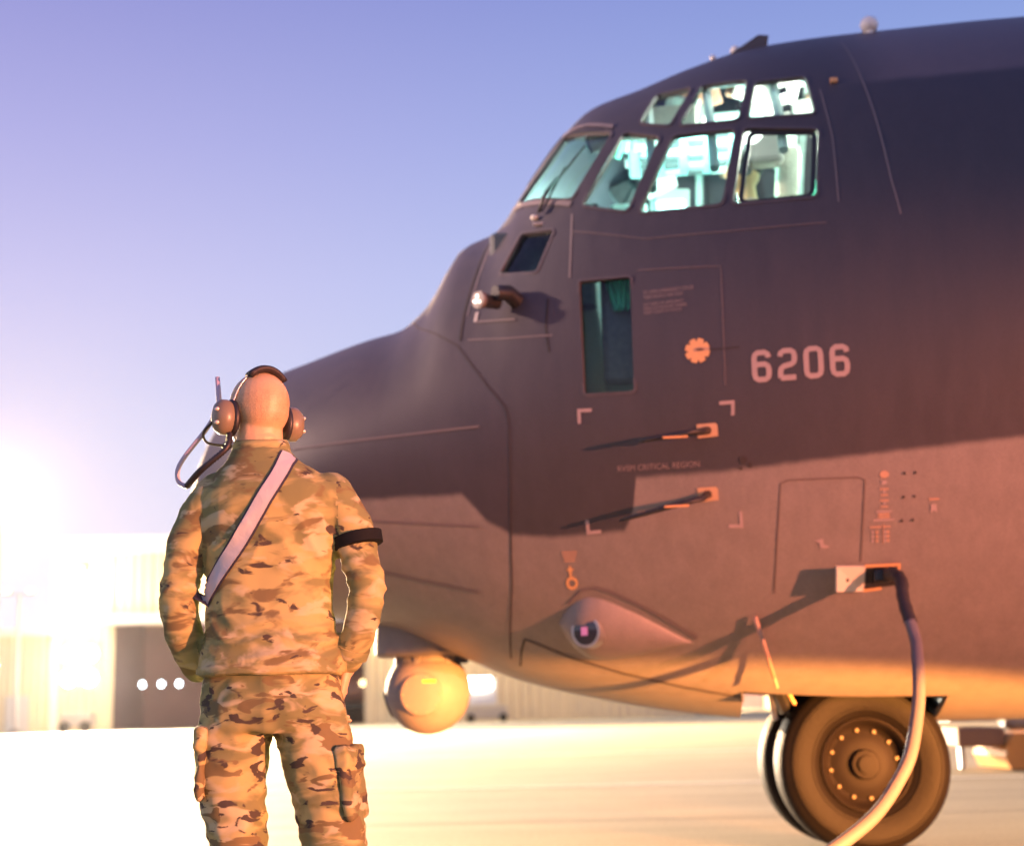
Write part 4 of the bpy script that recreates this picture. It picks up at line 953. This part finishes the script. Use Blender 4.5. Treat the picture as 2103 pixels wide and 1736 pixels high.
trousers = obj_me('trousers', tm_, M['camo2'], person, True)
def pocket(cx, cy, cz, rz, h, w, d, tilt=0):
    mb = MB(); mb.bbox((-d / 2, -w / 2, -h / 2), (d / 2, w / 2, h / 2), .014); mb.bbox((-d / 2 - .004, -w / 2 - .004, h / 2 - .055), (d / 2 + .007, w / 2 + .004, h / 2 + .006), .008)
    Mx = Matrix.Translation((cx, cy, cz)) @ Matrix.Rotation(rz, 4, 'Z') @ Matrix.Rotation(tilt, 4, 'Y')
    mb.v = [Mx @ q for q in mb.v]; me = remeshed(mb, .006, 4); wrinkle(me, lambda p: fold(p, .005, (14, 14, 18), 4))
    return obj_me('cargo_pocket', me, M['camo2'], person, True)
pocket(-.186, -.035, .735, radians(180 + 8), .19, .14, .022, radians(-2)); pocket(.222, -.020, .675, radians(-12), .19, .15, .026, radians(-8))
for L in (LLG, RLG):
    f = L[-1]; bo = MB(); limb(bo, [(f[0], f[1], .25), (f[0], f[1], .10)], [.062, .058]); bo.ell((f[0], f[1] + .07, .052), (.054, .135, .05), 18, 10); bo.box((f[0] - .05, f[1] - .07, 0), (f[0] + .05, f[1] + .20, .03))
    obj_me('boot', remeshed(bo, .008, 3), new_mat('tan boot leather', (.22, .15, .085), .8), person, True)
# reflective sash lying on the jacket: path found on the jacket itself
bm = bmesh.new(); bm.from_mesh(jacket.data); BV = BVHTree.FromBMesh(bm); bm.free()
def on_jacket(x, z, back=True, lift=.004):
    o = Vector((x, -1 if back else 1, z)); h = BV.ray_cast(o, Vector((0, 1 if back else -1, 0)))
    return (h[0] + Vector((0, -lift if back else lift, 0))) if h[0] else None
def sash_part(name, mat, width, lift, path, back, off=0):
    P = smooth_path([Vector((x, z, 0)) for x, z in path], 10); vs = []; last = None
    rows = []
    for i, p in enumerate(P):
        t = (P[min(i + 1, len(P) - 1)] - P[max(i - 1, 0)]).normalized(); nn = Vector((-t.y, t.x, 0)); row = []
        for s in (-1, -.5, 0, .5, 1):
            q = p + nn * (off + s * width / 2); h = on_jacket(q.x, q.y, back, lift); row.append(h)
        if any(r is None for r in row):
            good = [r for r in row if r is not None]
            if not good: continue
            row = [r if r is not None else good[0 if k < 2 else -1].copy() for k, r in enumerate(row)]
        rows.append(row)
    # pull taut: average the depth along the strip
    for _ in range(4):
        ys = [[q.y for q in r] for r in rows]
        for i in range(1, len(rows) - 1):
            for k in range(5): m_ = (ys[i - 1][k] + ys[i + 1][k]) / 2; rows[i][k].y = min(rows[i][k].y, m_) if back else max(rows[i][k].y, m_)
    vs = [q for r in rows for q in r] + [q + Vector((0, .003 if back else -.003, 0)) for r in rows for q in r]; n = len(rows) * 5; fs = []
    for i in range(len(rows) - 1):
        for k in range(4):
            a = i * 5 + k; fs.append((a, a + 1, a + 6, a + 5)); fs.append((n + a, n + a + 5, n + a + 6, n + a + 1))
        for k in (0, 4): a = i * 5 + k; fs.append((a, a + 5, n + a + 5, n + a))
    return obj(name, vs, fs, mat, person, True, 40)
M['sash_edge'] = new_mat('shadow-dark sash edging', (.035, .035, .055), .6); M['sash_mid'] = new_mat('silver reflective tape', (.46, .49, .50), .4, bump=.4, bscale=30, var=.08, vscale=20)  # edging colour darkened to stand for shadow along the sash
bpath = [(.055, 1.585), (.035, 1.52), (-.015, 1.43), (-.075, 1.33), (-.135, 1.25), (-.176, 1.195), (-.190, 1.172)]
fpath = [(.055, 1.575), (.045, 1.50), (.0, 1.40), (-.08, 1.30), (-.16, 1.20)]
for back, pth in ((True, bpath), (False, fpath)):
    sash_part('sash_edging', M['sash_edge'], .052, .004, pth, back); sash_part('sash_tape', M['sash_mid'], .040, .008, pth, back)
# dark band round the right upper arm
ab = MB(); c = Vector((.240, -.017, 1.335)); ax = Vector((.22, -.10, -1)).normalized(); u = ax.cross(Vector((0, 1, 0))).normalized(); v_ = ax.cross(u)
ab.tube([c - ax * .018, c - ax * .016, c + ax * .016, c + ax * .018], [.062, .071, .069, .060], 28); ab.build('arm_band', new_mat('black armband', (.008, .010, .011), .8, spec=.15), person, True, 40)

# ================================================================== crew member seated at the side window
CX_, CY_, _ = air(-.50, -.86, 0)
crew = empty('person', (CX_, CY_, 2.33), -PSI); tag(crew, 'person in a pale flight suit seated inside the lit cockpit behind the side windows', 'person')
cb_ = MB()      # local: x aft, z up from the flight deck floor
cb_.ell((-.02, 0, 1.56), (.098, .078, .115), 24, 16); cb_.ell((-.075, 0, 1.49), (.045, .05, .05), 16, 10); cb_.ell((-.118, 0, 1.545), (.018, .012, .026), 10, 8)
limb(cb_, [(.02, 0, 1.30), (.0, 0, 1.38), (-.012, 0, 1.48)], [.07, .058, .055])
cb_.tube([(.06, 0, .52), (.07, 0, .70), (.06, 0, .95), (.03, 0, 1.18), (.02, 0, 1.30), (.015, 0, 1.36)], [.13, .125, .12, .13, .11, .05], 20, [.18, .17, .17, .20, .17, .07], up=(1, 0, 0))
for sg in (-1, 1):
    limb(cb_, [(.02, sg * .19, 1.27), (-.03, sg * .25, 1.05), (-.12, sg * .24, .90), (-.30, sg * .17, .96), (-.38, sg * .14, .98)], [.062, .052, .046, .038, .03]); hand(cb_, (-.38, sg * .14, .98), (-1, -.1 * sg, .05), (0, -sg * .3, 1), .6)
    limb(cb_, [(.04, sg * .10, .56), (-.20, sg * .13, .60), (-.42, sg * .14, .56), (-.46, sg * .14, .32), (-.46, sg * .14, .08)], [.09, .082, .064, .052, .042]); cb_.ell((-.53, sg * .14, .05), (.13, .045, .045), 14, 8)
cm = remeshed(cb_, .011, 2)
M['suit'] = new_mat('pale flight suit cloth', (.42, .40, .34), .9, var=.2, vscale=9)
cbody = obj_me('body', cm, [M['suit'], M['skin']], crew, True)
for p in cm.polygons:
    if p.center.z > 1.385 or p.center.x < -.375 and p.center.z > .8: p.material_index = 1
MB().ell((.005, 0, 1.60), (.102, .084, .088), 22, 12).build('hair', M['dark_cloth'], crew, True)
for sg in (-1, 1): MB().lathe([(.0, 0), (.04, 0), (.044, .01), (.036, .032), (.0, .036)], 18, Matrix.Translation((-.015, sg * .078, 1.545)) @ Matrix.Rotation(-sg * pi / 2, 4, 'X')).build('earphone', M['console'], crew, True, 40)
MB().tube([(-.015, .10 * cos(radians(t)), 1.565 + .125 * sin(radians(t))) for t in range(0, 181, 12)], .008, 8).build('earphone_band', M['console'], crew, True)

# ================================================================== headset
hs = empty('headset', (PX, PY, 1.6)); tag(hs, 'olive padded headset with black headband on the bald head', 'headset')
def hw(x, y, z): q = hp(x, y, z); return Vector((q.x + PX, q.y + PY, q.z))
M['olive'] = new_mat('olive plastic', (.20, .17, .11), .35, var=.15, vscale=20)
arc = [hw(.090 * cos(radians(t)), -.030 * sin(radians(t)), -.035 + .133 * sin(radians(t))) for t in range(-4, 185, 8)]
part_world(MB().tube(arc, .0028, 8), 'headband', M['steel'], hs)
pad = [hw(.086 * cos(radians(t)), -.030 * sin(radians(t)), -.035 + .131 * sin(radians(t))) for t in range(52, 129, 6)]
part_world(MB().tube(pad, .012, 12, .030, up=(0, 0, 1)), 'headband_pad', M['cable_black'], hs)
for s in (-1, 1):
    mr_ = Matrix.Translation(hw(s * .100, .006, -.046)) @ Rh.to_4x4() @ Matrix.Rotation(s * pi / 2, 4, 'Y') @ Matrix.Scale(1.28, 4, (1, 0, 0))
    cup = part_world(MB().lathe([(.0, -.008), (.036, -.008), (.040, .004), (.039, .020), (.030, .034), (.016, .040), (.0, .041)], 28, mr_), 'ear_cup', M['olive'], hs, True, 50)
    part_world(MB().lathe([(.0, -.028), (.030, -.028), (.041, -.020), (.042, -.010), (.036, -.006), (.0, -.006)], 28, mr_), 'ear_cushion', M['black'], hs)
    part_world(MB().tube([hw(s * .099, -.004, -.01), hw(s * .128, .0, -.03), hw(s * .136, .004, -.046)], .0035, 8), 'cup_yoke', M['steel'], hs)
    for dz in (-.02, .018):
        part_world(MB().ell(hw(s * .138, -.010, -.046 + dz), (.008, .008, .006), 10, 6), 'cup_knob', M['white_metal'], hs)
boom = [hw(-.135, .01, -.055), hw(-.145, .06, -.085), hw(-.10, .125, -.10), hw(-.035, .145, -.10)]
part_world(MB().tube(smooth_path(boom, 6), .004, 8), 'microphone_boom', M['black'], hs)
part_world(MB().ell(hw(-.030, .142, -.10), (.016, .012, .012), 12, 8), 'microphone', M['black'], hs)
cb = [(-.165, .0, 1.715), (-.20, .01, 1.665), (-.255, .012, 1.595), (-.276, .012, 1.555), (-.272, .010, 1.52), (-.245, .004, 1.503)]
part_world(MB().tube(smooth_path([Vector((PX + x, PY + y, z)) for x, y, z in cb], 8), .0068, 10), 'cable_loop', new_mat('lavender grey cable', (.42, .39, .48), .4), hs)
cb2 = smooth_path([Vector((PX + x, PY + y, z)) for x, y, z in ((-.245, -.01, 1.503), (-.20, -.06, 1.535), (-.165, -.075, 1.56), (-.12, -.075, 1.60), (-.115, -.055, 1.645))], 14)
coil = []
for i, p in enumerate(cb2): coil.append(p)
part_world(MB().tube(coil, [.007 + .003 * (i % 2) for i in range(len(coil))], 10), 'coiled_cord', M['black'], hs)
an = [(-.160, .02, 1.700), (-.163, .02, 1.76), (-.168, .02, 1.825)]
part_world(MB().tube([Vector((PX + x, PY + y, z)) for x, y, z in an], [.009, .008, .007], 8), 'stub_aerial', new_mat('pale aerial sleeve', (.45, .42, .52), .4), hs)

# ================================================================== background
def world_root(name, loc, label, cat, rz=0, group=None):
    e = empty(name, loc, rz); tag(e, label, cat, group); return e
M['wall'] = new_mat('cream profiled steel', (.74, .62, .40), .6, var=.1, vscale=.8)
M['trim'] = new_mat('white trim', (.82, .78, .72), .5)
M['roof'] = new_mat('pale roof sheet', (.6, .57, .52), .5)
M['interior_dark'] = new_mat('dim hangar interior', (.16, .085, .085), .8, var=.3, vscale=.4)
hg = world_root('hangar', (-30.6, 98, 0), 'tall cream hangar with white roof trim and an open dark doorway', 'hangar')
Wd, Hh = 42.0, 12.4
def corrug(name, x0, x1, z0, z1, y, root, mat, pitch=.6, d=.12):
    vs, fs = [], []; x = x0; n = 0
    while x < x1 - 1e-6:
        for dx, dy in ((0, 0), (.35, 0), (.5, d), (.85, d)):
            xx = min(x + dx * pitch, x1); vs += [(xx, y - dy, z0), (xx, y - dy, z1)]
        x += pitch
    vs += [(x1, y, z0), (x1, y, z1)]
    return obj(name, vs, [(2 * i, 2 * i + 2, 2 * i + 3, 2 * i + 1) for i in range(len(vs) // 2 - 1)], mat, root)
corrug('front_wall', 0, 3.8, 0, Hh, 0, hg, M['wall']); corrug('front_wall', 3.8, 20.4, 7.4, Hh, 0, hg, M['wall']); corrug('front_wall', 20.4, Wd, 0, Hh, 0, hg, M['wall'])
MB().box((0, .05, Hh - .1), (Wd, 30, Hh + .1)).build('roof', M['roof'], hg)
MB().box((-.4, -.35, Hh - .75), (Wd + .4, -.15, Hh + .35)).build('roof_trim', M['trim'], hg)
MB().box((-.35, -.3, 0), (.25, -.15, Hh - .76)).build('corner_trim', M['trim'], hg)
MB().box((-.2, .05, 0), (-.02, 30, Hh - .12)).build('side_wall', M['wall'], hg)
MB().box((Wd + .02, .05, 0), (Wd + .2, 30, Hh - .12)).build('side_wall', M['wall'], hg)
for x in (1.6, 12.5, 24, 35):  # floods added to brighten the hangar front
    wl_ = MB().bbox((x - .3, -1.0, 10.4), (x + .3, -.36, 10.8), .04).build('added_wall_flood', M['grey'], hg)
    MB().box((x - .25, -.95, 10.37), (x + .25, -.45, 10.395)).build('lit_lens', emit_mat('lit added flood', (1, .8, .5), 30), wl_)
    lamp('added_flood_lamp', 'POINT', (x, -2.2, 10.2), 3600, (1, .74, .40), .3, hg)
MB().box((3.2, -1.6, 6.85), (21, -.16, 7.5)).build('door_canopy', M['trim'], hg)
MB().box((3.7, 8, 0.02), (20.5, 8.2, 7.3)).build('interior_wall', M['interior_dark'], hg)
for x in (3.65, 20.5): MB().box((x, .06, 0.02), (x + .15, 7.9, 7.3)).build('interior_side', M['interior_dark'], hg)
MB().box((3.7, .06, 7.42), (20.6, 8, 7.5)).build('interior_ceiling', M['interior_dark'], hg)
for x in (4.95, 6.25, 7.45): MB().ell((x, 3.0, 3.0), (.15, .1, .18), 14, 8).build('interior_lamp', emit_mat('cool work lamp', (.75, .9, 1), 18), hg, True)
an_ = world_root('annex_building', (-46, 96.5, 0), 'low cream annex with a flat white roof edge left of the hangar', 'building')
corrug('front_wall', 0, 15.2, 0, 6.3, 0, an_, M['wall'], .5, .08)
MB().box((-.1, .1, 0), (15.0, 12, 6.25)).build('block', M['wall'], an_)
MB().box((-.3, -.4, 6.26), (15.4, 12.2, 6.75)).build('roof_edge', M['trim'], an_)
MB().box((12.7, -.22, 0.0), (14.2, -.12, 2.4)).build('door', M['roof'], an_)

def flood(name, loc, aim, energy, col, root, cone=150, size=.5):
    d = bpy.data.lights.new(name, 'SPOT'); d.energy = energy; d.color = col; d.shadow_soft_size = size; d.spot_size = radians(cone); d.spot_blend = .35
    o = bpy.data.objects.new(name, d); COL.objects.link(o); o.parent = root; o.location = loc
    o.rotation_euler = (Vector(aim) - Vector(root.location) - Vector(loc)).to_track_quat('-Z', 'Y').to_euler(); return o
def light_pole(loc, h, label, name='light_pole', energy=0, col=(1, .8, .6), aim=None, heads=3, estr=120, cone=150, blend=.35):
    e = world_root(name, loc, label, 'light pole', 0, 'apron light poles')
    MB().tube([(0, 0, 0), (0, 0, h)], [.16, .09], 12).build('pole', M['lightgrey'], e, True, 40)
    MB().lathe([(.0, 0), (.35, 0), (.35, .12), (.2, .3), (.0, .3)], 16).build('footing', M['grey'], e, True, 40)
    MB().bbox((-.9, -.06, h - .05), (.9, .06, h + .05), .02).build('crossarm', M['steel'], e)
    for k in range(heads):
        x = -.75 + 1.5 * k / max(1, heads - 1); Mx = Matrix.Translation((x, -.1, h + .12)) @ Matrix.Rotation(radians(-25), 4, 'X')
        hd = MB().bbox((-.24, -.12, -.18), (.24, .16, .18), .04, Mx).build('floodlight_head', M['grey'], e)
        MB().bbox((-.20, -.15, -.14), (.20, -.122, .14), .01, Mx).build('lit_lens', emit_mat('lit sodium lens', col, estr), hd)
    if energy:
        o = flood('flood_lamp', (0, -.6, h + .1), aim, energy, col, e, cone); o.data.spot_blend = blend
    return e
light_pole((-21.3, 60, 0), 9.6, 'tall light pole with blazing lamps at the far left edge', energy=800000, col=(1, .64, .34), aim=(0, 14, 0))
light_pole((-26, 9.2, 0), 10.0, 'light pole standing left of the aircraft nose, its lamps turned on the nose', energy=120000, col=(1, .62, .48), aim=(-.35, 8.7, 3.55), cone=8.0, blend=1.0)
def work_light(loc, h, aim, label, energy, col, cone, blend, wide, rz):
    e = world_root('work_light', loc, label, 'work light', 0, 'work lights on the apron')
    for k in range(3): MB().tube([(0, 0, h * .55), (.38 * cos(2.1 * k), .38 * sin(2.1 * k), 0.02)], [.02, .018], 8).build('tripod_leg', M['steel'], e)
    MB().tube([(0, 0, h * .4), (0, 0, h - .08)], [.025, .02], 8).build('mast', M['steel'], e)
    Mx = Matrix.Translation((0, 0, h)) @ Matrix.Rotation(rz, 4, 'Z')
    MB().bbox((-.07, -.20, -.10), (.10, .20, .12), .02, Mx).build('lamp_housing', M['black'], e)
    MB().bbox((.101, -.17, -.08), (.115, .17, .09), .005, Mx).build('lit_lens', emit_mat('lit work lamp', col, 60), e)
    MB().box((.10, -.20, .121), (.30, .20, .13), Mx).build('visor', M['black'], e)
    o = flood('work_lamp', (.16 * cos(rz), .16 * sin(rz), h), aim, energy, col, e, cone, .06); o.data.spot_blend = blend; o.scale = (wide, 1, 1)
    return e
work_light((14, -6.5, 0), 1.6, (-.5, 6.4, .62), 'tripod work light on the right behind the photographer', 43000, (1, .28, .14), 19.5, 1.0, 2.5, radians(132))
work_light((6, .5, 0), .42, (1.2, 7.9, .50), 'low tripod work light near the ground right of the aircraft', 44000, (1, .34, .065), 7.8, .22, 5.0, radians(123))
light_pole((-31.2, 92, 0), 8.6, 'thin pale pole standing in front of the annex', heads=2, energy=0, estr=4)
# mobile floodlight in front of the hangar
fl = world_root('floodlight_cart', (-26.1, 88, 0), 'mobile floodlight cart glaring white in front of the hangar', 'floodlight')
MB().bbox((-.9, -.6, .35), (.9, .6, 1.2), .05).build('generator_box', M['lightgrey'], fl)
for x in (-.6, .6): MB().lathe([(.0, -.1), (.35, -.1), (.35, .1), (.0, .1)], 20, Matrix.Translation((x, -.65, .35)) @ Matrix.Rotation(pi / 2, 4, 'X')).build('wheel', M['rubber'], fl, True, 40)
MB().tube([(0, 0, 1.2), (0, 0, 4.2)], [.07, .05], 10).build('mast', M['steel'], fl)
MB().bbox((-1.25, -.12, 2.5), (1.25, 0.1, 5.3), .05).build('lamp_frame', M['steel'], fl)
for x in (-.6, .6):
    for z in (3.2, 4.6): MB().lathe([(.0, -.06), (.32, -.06), (.42, .0), (.0, .02)], 20, Matrix.Translation((x, -.18, z)) @ Matrix.Rotation(pi / 2, 4, 'X')).build('lamp_panel', emit_mat('white hot lamp', (1, .97, .92), 150), fl, True)
flood('hangar_wall_fill', (0, 1.2, 4), (-26, 110, 7), 3500, (1, .82, .62), fl, 165, .8)  # lamp added behind the cart to brighten the hangar wall
flood('cart_lamp', (0, -1.2, 4), (0, 12, 0), 450000, (1, .84, .66), fl, 150, .8)
# fuel truck beyond the turret
M['truck'] = new_mat('rust red truck paint', (.22, .10, .085), .5, var=.15, vscale=1)
tr = world_root('fuel_truck', (-15.2, 104, 0), 'dark red fuel truck parked beyond the turret', 'truck')
MB().bbox((0, -1.2, 1.0), (7.6, 1.2, 1.4), .05).build('chassis', M['black'], tr)
MB().tube([(2.4, 0, 2.4), (2.6, 0, 2.4), (7.4, 0, 2.4), (7.6, 0, 2.4)], [.95, 1.05, 1.05, .95], 24, [1.15, 1.25, 1.25, 1.15]).build('tank', M['truck'], tr, True, 40)
cabm = MB().add([(0, -1.2, 1.0), (2.2, -1.2, 1.0), (2.2, -1.2, 3.3), (.7, -1.2, 3.3), (0, -1.2, 2.2), (0, 1.2, 1.0), (2.2, 1.2, 1.0), (2.2, 1.2, 3.3), (.7, 1.2, 3.3), (0, 1.2, 2.2)], [(0, 1, 2, 3, 4), (9, 8, 7, 6, 5), (0, 5, 6, 1), (1, 6, 7, 2), (2, 7, 8, 3), (3, 8, 9, 4), (4, 9, 5, 0)]).build('cab', M['truck'], tr)
MB().add([(.75, -1.215, 2.25), (1.9, -1.215, 2.25), (1.9, -1.215, 3.1), (.95, -1.215, 3.1)], [(0, 1, 2, 3)]).build('side_window', M['dark_glass'], tr)
for x in (1.1, 5.2, 6.6):
    for s in (-1, 1): MB().lathe([(.0, -.18), (.30, -.18), (.38, -.2), (.62, -.2), (.66, -.1), (.66, .1), (.62, .2), (.38, .2), (.30, .16), (.0, .16)], 28, Matrix.Translation((x, s * 1.05, .66)) @ Matrix.Rotation(pi / 2, 4, 'X')).build('wheel', M['rubber'], tr, True, 40)
for x, z in ((2.35, 2.9), (4.4, 2.75), (5.6, 2.75)): MB().ell((x, -1.32, z), (.2, .1, .2), 12, 8).build('marker_lamp', emit_mat('warm marker lamp', (1, .8, .4), 6), tr, True)
# low buildings and stores beyond the belly
bld = world_root('storage_shed', (4, 150, 0), 'long low cream shed far beyond the aircraft belly', 'shed')
corrug('front_wall', -8, 26, 0, 4.0, 0, bld, M['wall'], .9, .1)
MB().box((-8, .1, 0), (26, 10, 3.95)).build('block', M['wall'], bld)
MB().box((-8.3, -.5, 4.0), (26.3, 10.3, 4.4)).build('roof', M['roof'], bld)
for x in (3.0, 5.4, 8.2, 11.4, 14.5): 
    MB().bbox((x - .35, -.5, 2.4), (x + .35, -.2, 3.0), .05).build('wall_lamp', emit_mat('warm wall lamp', (1, .85, .5), 14), bld)
for x in (-5.5, -1.0, 18.0): MB().box((x, -.22, 0), (x + 2.6, -.14, 3.0)).build('roller_door', M['interior_dark'], bld)
light_pole((9, 132, 0), 8.5, 'added light pole hidden behind the aircraft belly, brightening the shed', energy=420000, col=(1, .78, .50), aim=(6, 138, 0), cone=172)  # pole added out of sight to brighten the shed and its ground
st_ = world_root('equipment_stand', (-2.6, 92, 0), 'pale equipment stand with bright lamps right of the turret', 'stand')
MB().bbox((-.7, -.5, .2), (1.9, .5, 1.0), .06).build('base', M['wall'], st_)
MB().bbox((-.5, -.4, 1.05), (1.2, .4, 2.6), .06).build('cabinet', M['trim'], st_)
for x in (-.4, 1.6): MB().lathe([(.0, -.1), (.25, -.1), (.25, .1), (.0, .1)], 16, Matrix.Translation((x, -.5, .25)) @ Matrix.Rotation(pi / 2, 4, 'X')).build('wheel', M['rubber'], st_)
MB().bbox((-.95, -.6, 2.0), (.9, -.45, 2.7), .04).build('lamp', emit_mat('white stand lamp', (1, .95, .85), 16), st_)
# ground cart behind the nose gear
M['orange'] = new_mat('orange cart paint', (.62, .27, .06), .5, var=.08, vscale=2)
gc = world_root('ground_cart', (5.55, 17.6, 0), 'orange ground support cart on the apron behind the nose wheel', 'cart')
MB().add([(0, -.6, .0 + .03), (3.0, -.6, .03), (3.0, -.6, .42), (.06, -.6, .42), (-.06, -.6, .17), (0, .6, .03), (3.0, .6, .03), (3.0, .6, .42), (.06, .6, .42), (-.06, .6, .17)], [(0, 1, 2, 3, 4), (9, 8, 7, 6, 5), (0, 5, 6, 1), (1, 6, 7, 2), (2, 7, 8, 3), (3, 8, 9, 4), (4, 9, 5, 0)]).build('cart_body', M['orange'], gc)
MB().tube([(.10, -.1, .64), (.2, -.1, .64), (2.9, -.1, .64)], [.15, .20, .20], 24).build('air_tank', M['lightgrey'], gc, True, 40)
MB().tube([(.42, -.1, .64), (.45, -.1, .64)], [.205, .205], 24).build('tank_strap', M['grey'], gc)
MB().bbox((-.55, -.5, .28), (.0, .5, .50), .03).build('tow_bar_box', new_mat('brown box', (.25, .13, .07), .6), gc)
MB().bbox((-.62, -.45, .56), (-.05, .45, .62), .02).build('tread_plate', M['lightgrey'], gc)
MB().tube(smooth_path([(-.60, -.3, .64), (-.45, -.3, .78), (-.25, -.3, .80), (-.08, -.3, .66)], 6), .035, 10).build('guard_hoop', M['steel'], gc, True)
for x in (.5, 2.4): MB().lathe([(.0, -.08), (.2, -.08), (.2, .08), (.0, .08)], 18, Matrix.Translation((x, .5, .2)) @ Matrix.Rotation(pi / 2, 4, 'X')).build('wheel', M['rubber'], gc, True, 40)
MB().bbox((-.42, -.1, .02), (-.36, 0, .3), .01).build('jack_leg', M['steel'], gc)

# ================================================================== lamp glow haze
HAZE = 0.000038  # thin haze added to imitate lens bloom round the lamps
if HAZE:
    hz = MB().box((-75, -20, -1), (75, 190, 16)).build('haze', None); hz.data.materials.clear()
    m = bpy.data.materials.new('lamp glow haze'); m.use_nodes = True; n, l = m.node_tree.nodes, m.node_tree.links; n.clear()
    o_ = n.new('ShaderNodeOutputMaterial'); pv = n.new('ShaderNodeVolumePrincipled'); pv.inputs['Color'].default_value = (.93, .9, .95, 1); pv.inputs['Density'].default_value = HAZE; pv.inputs['Anisotropy'].default_value = .7
    l.new(pv.outputs[0], o_.inputs['Volume']); hz.data.materials.append(m); hz['kind'] = 'stuff'
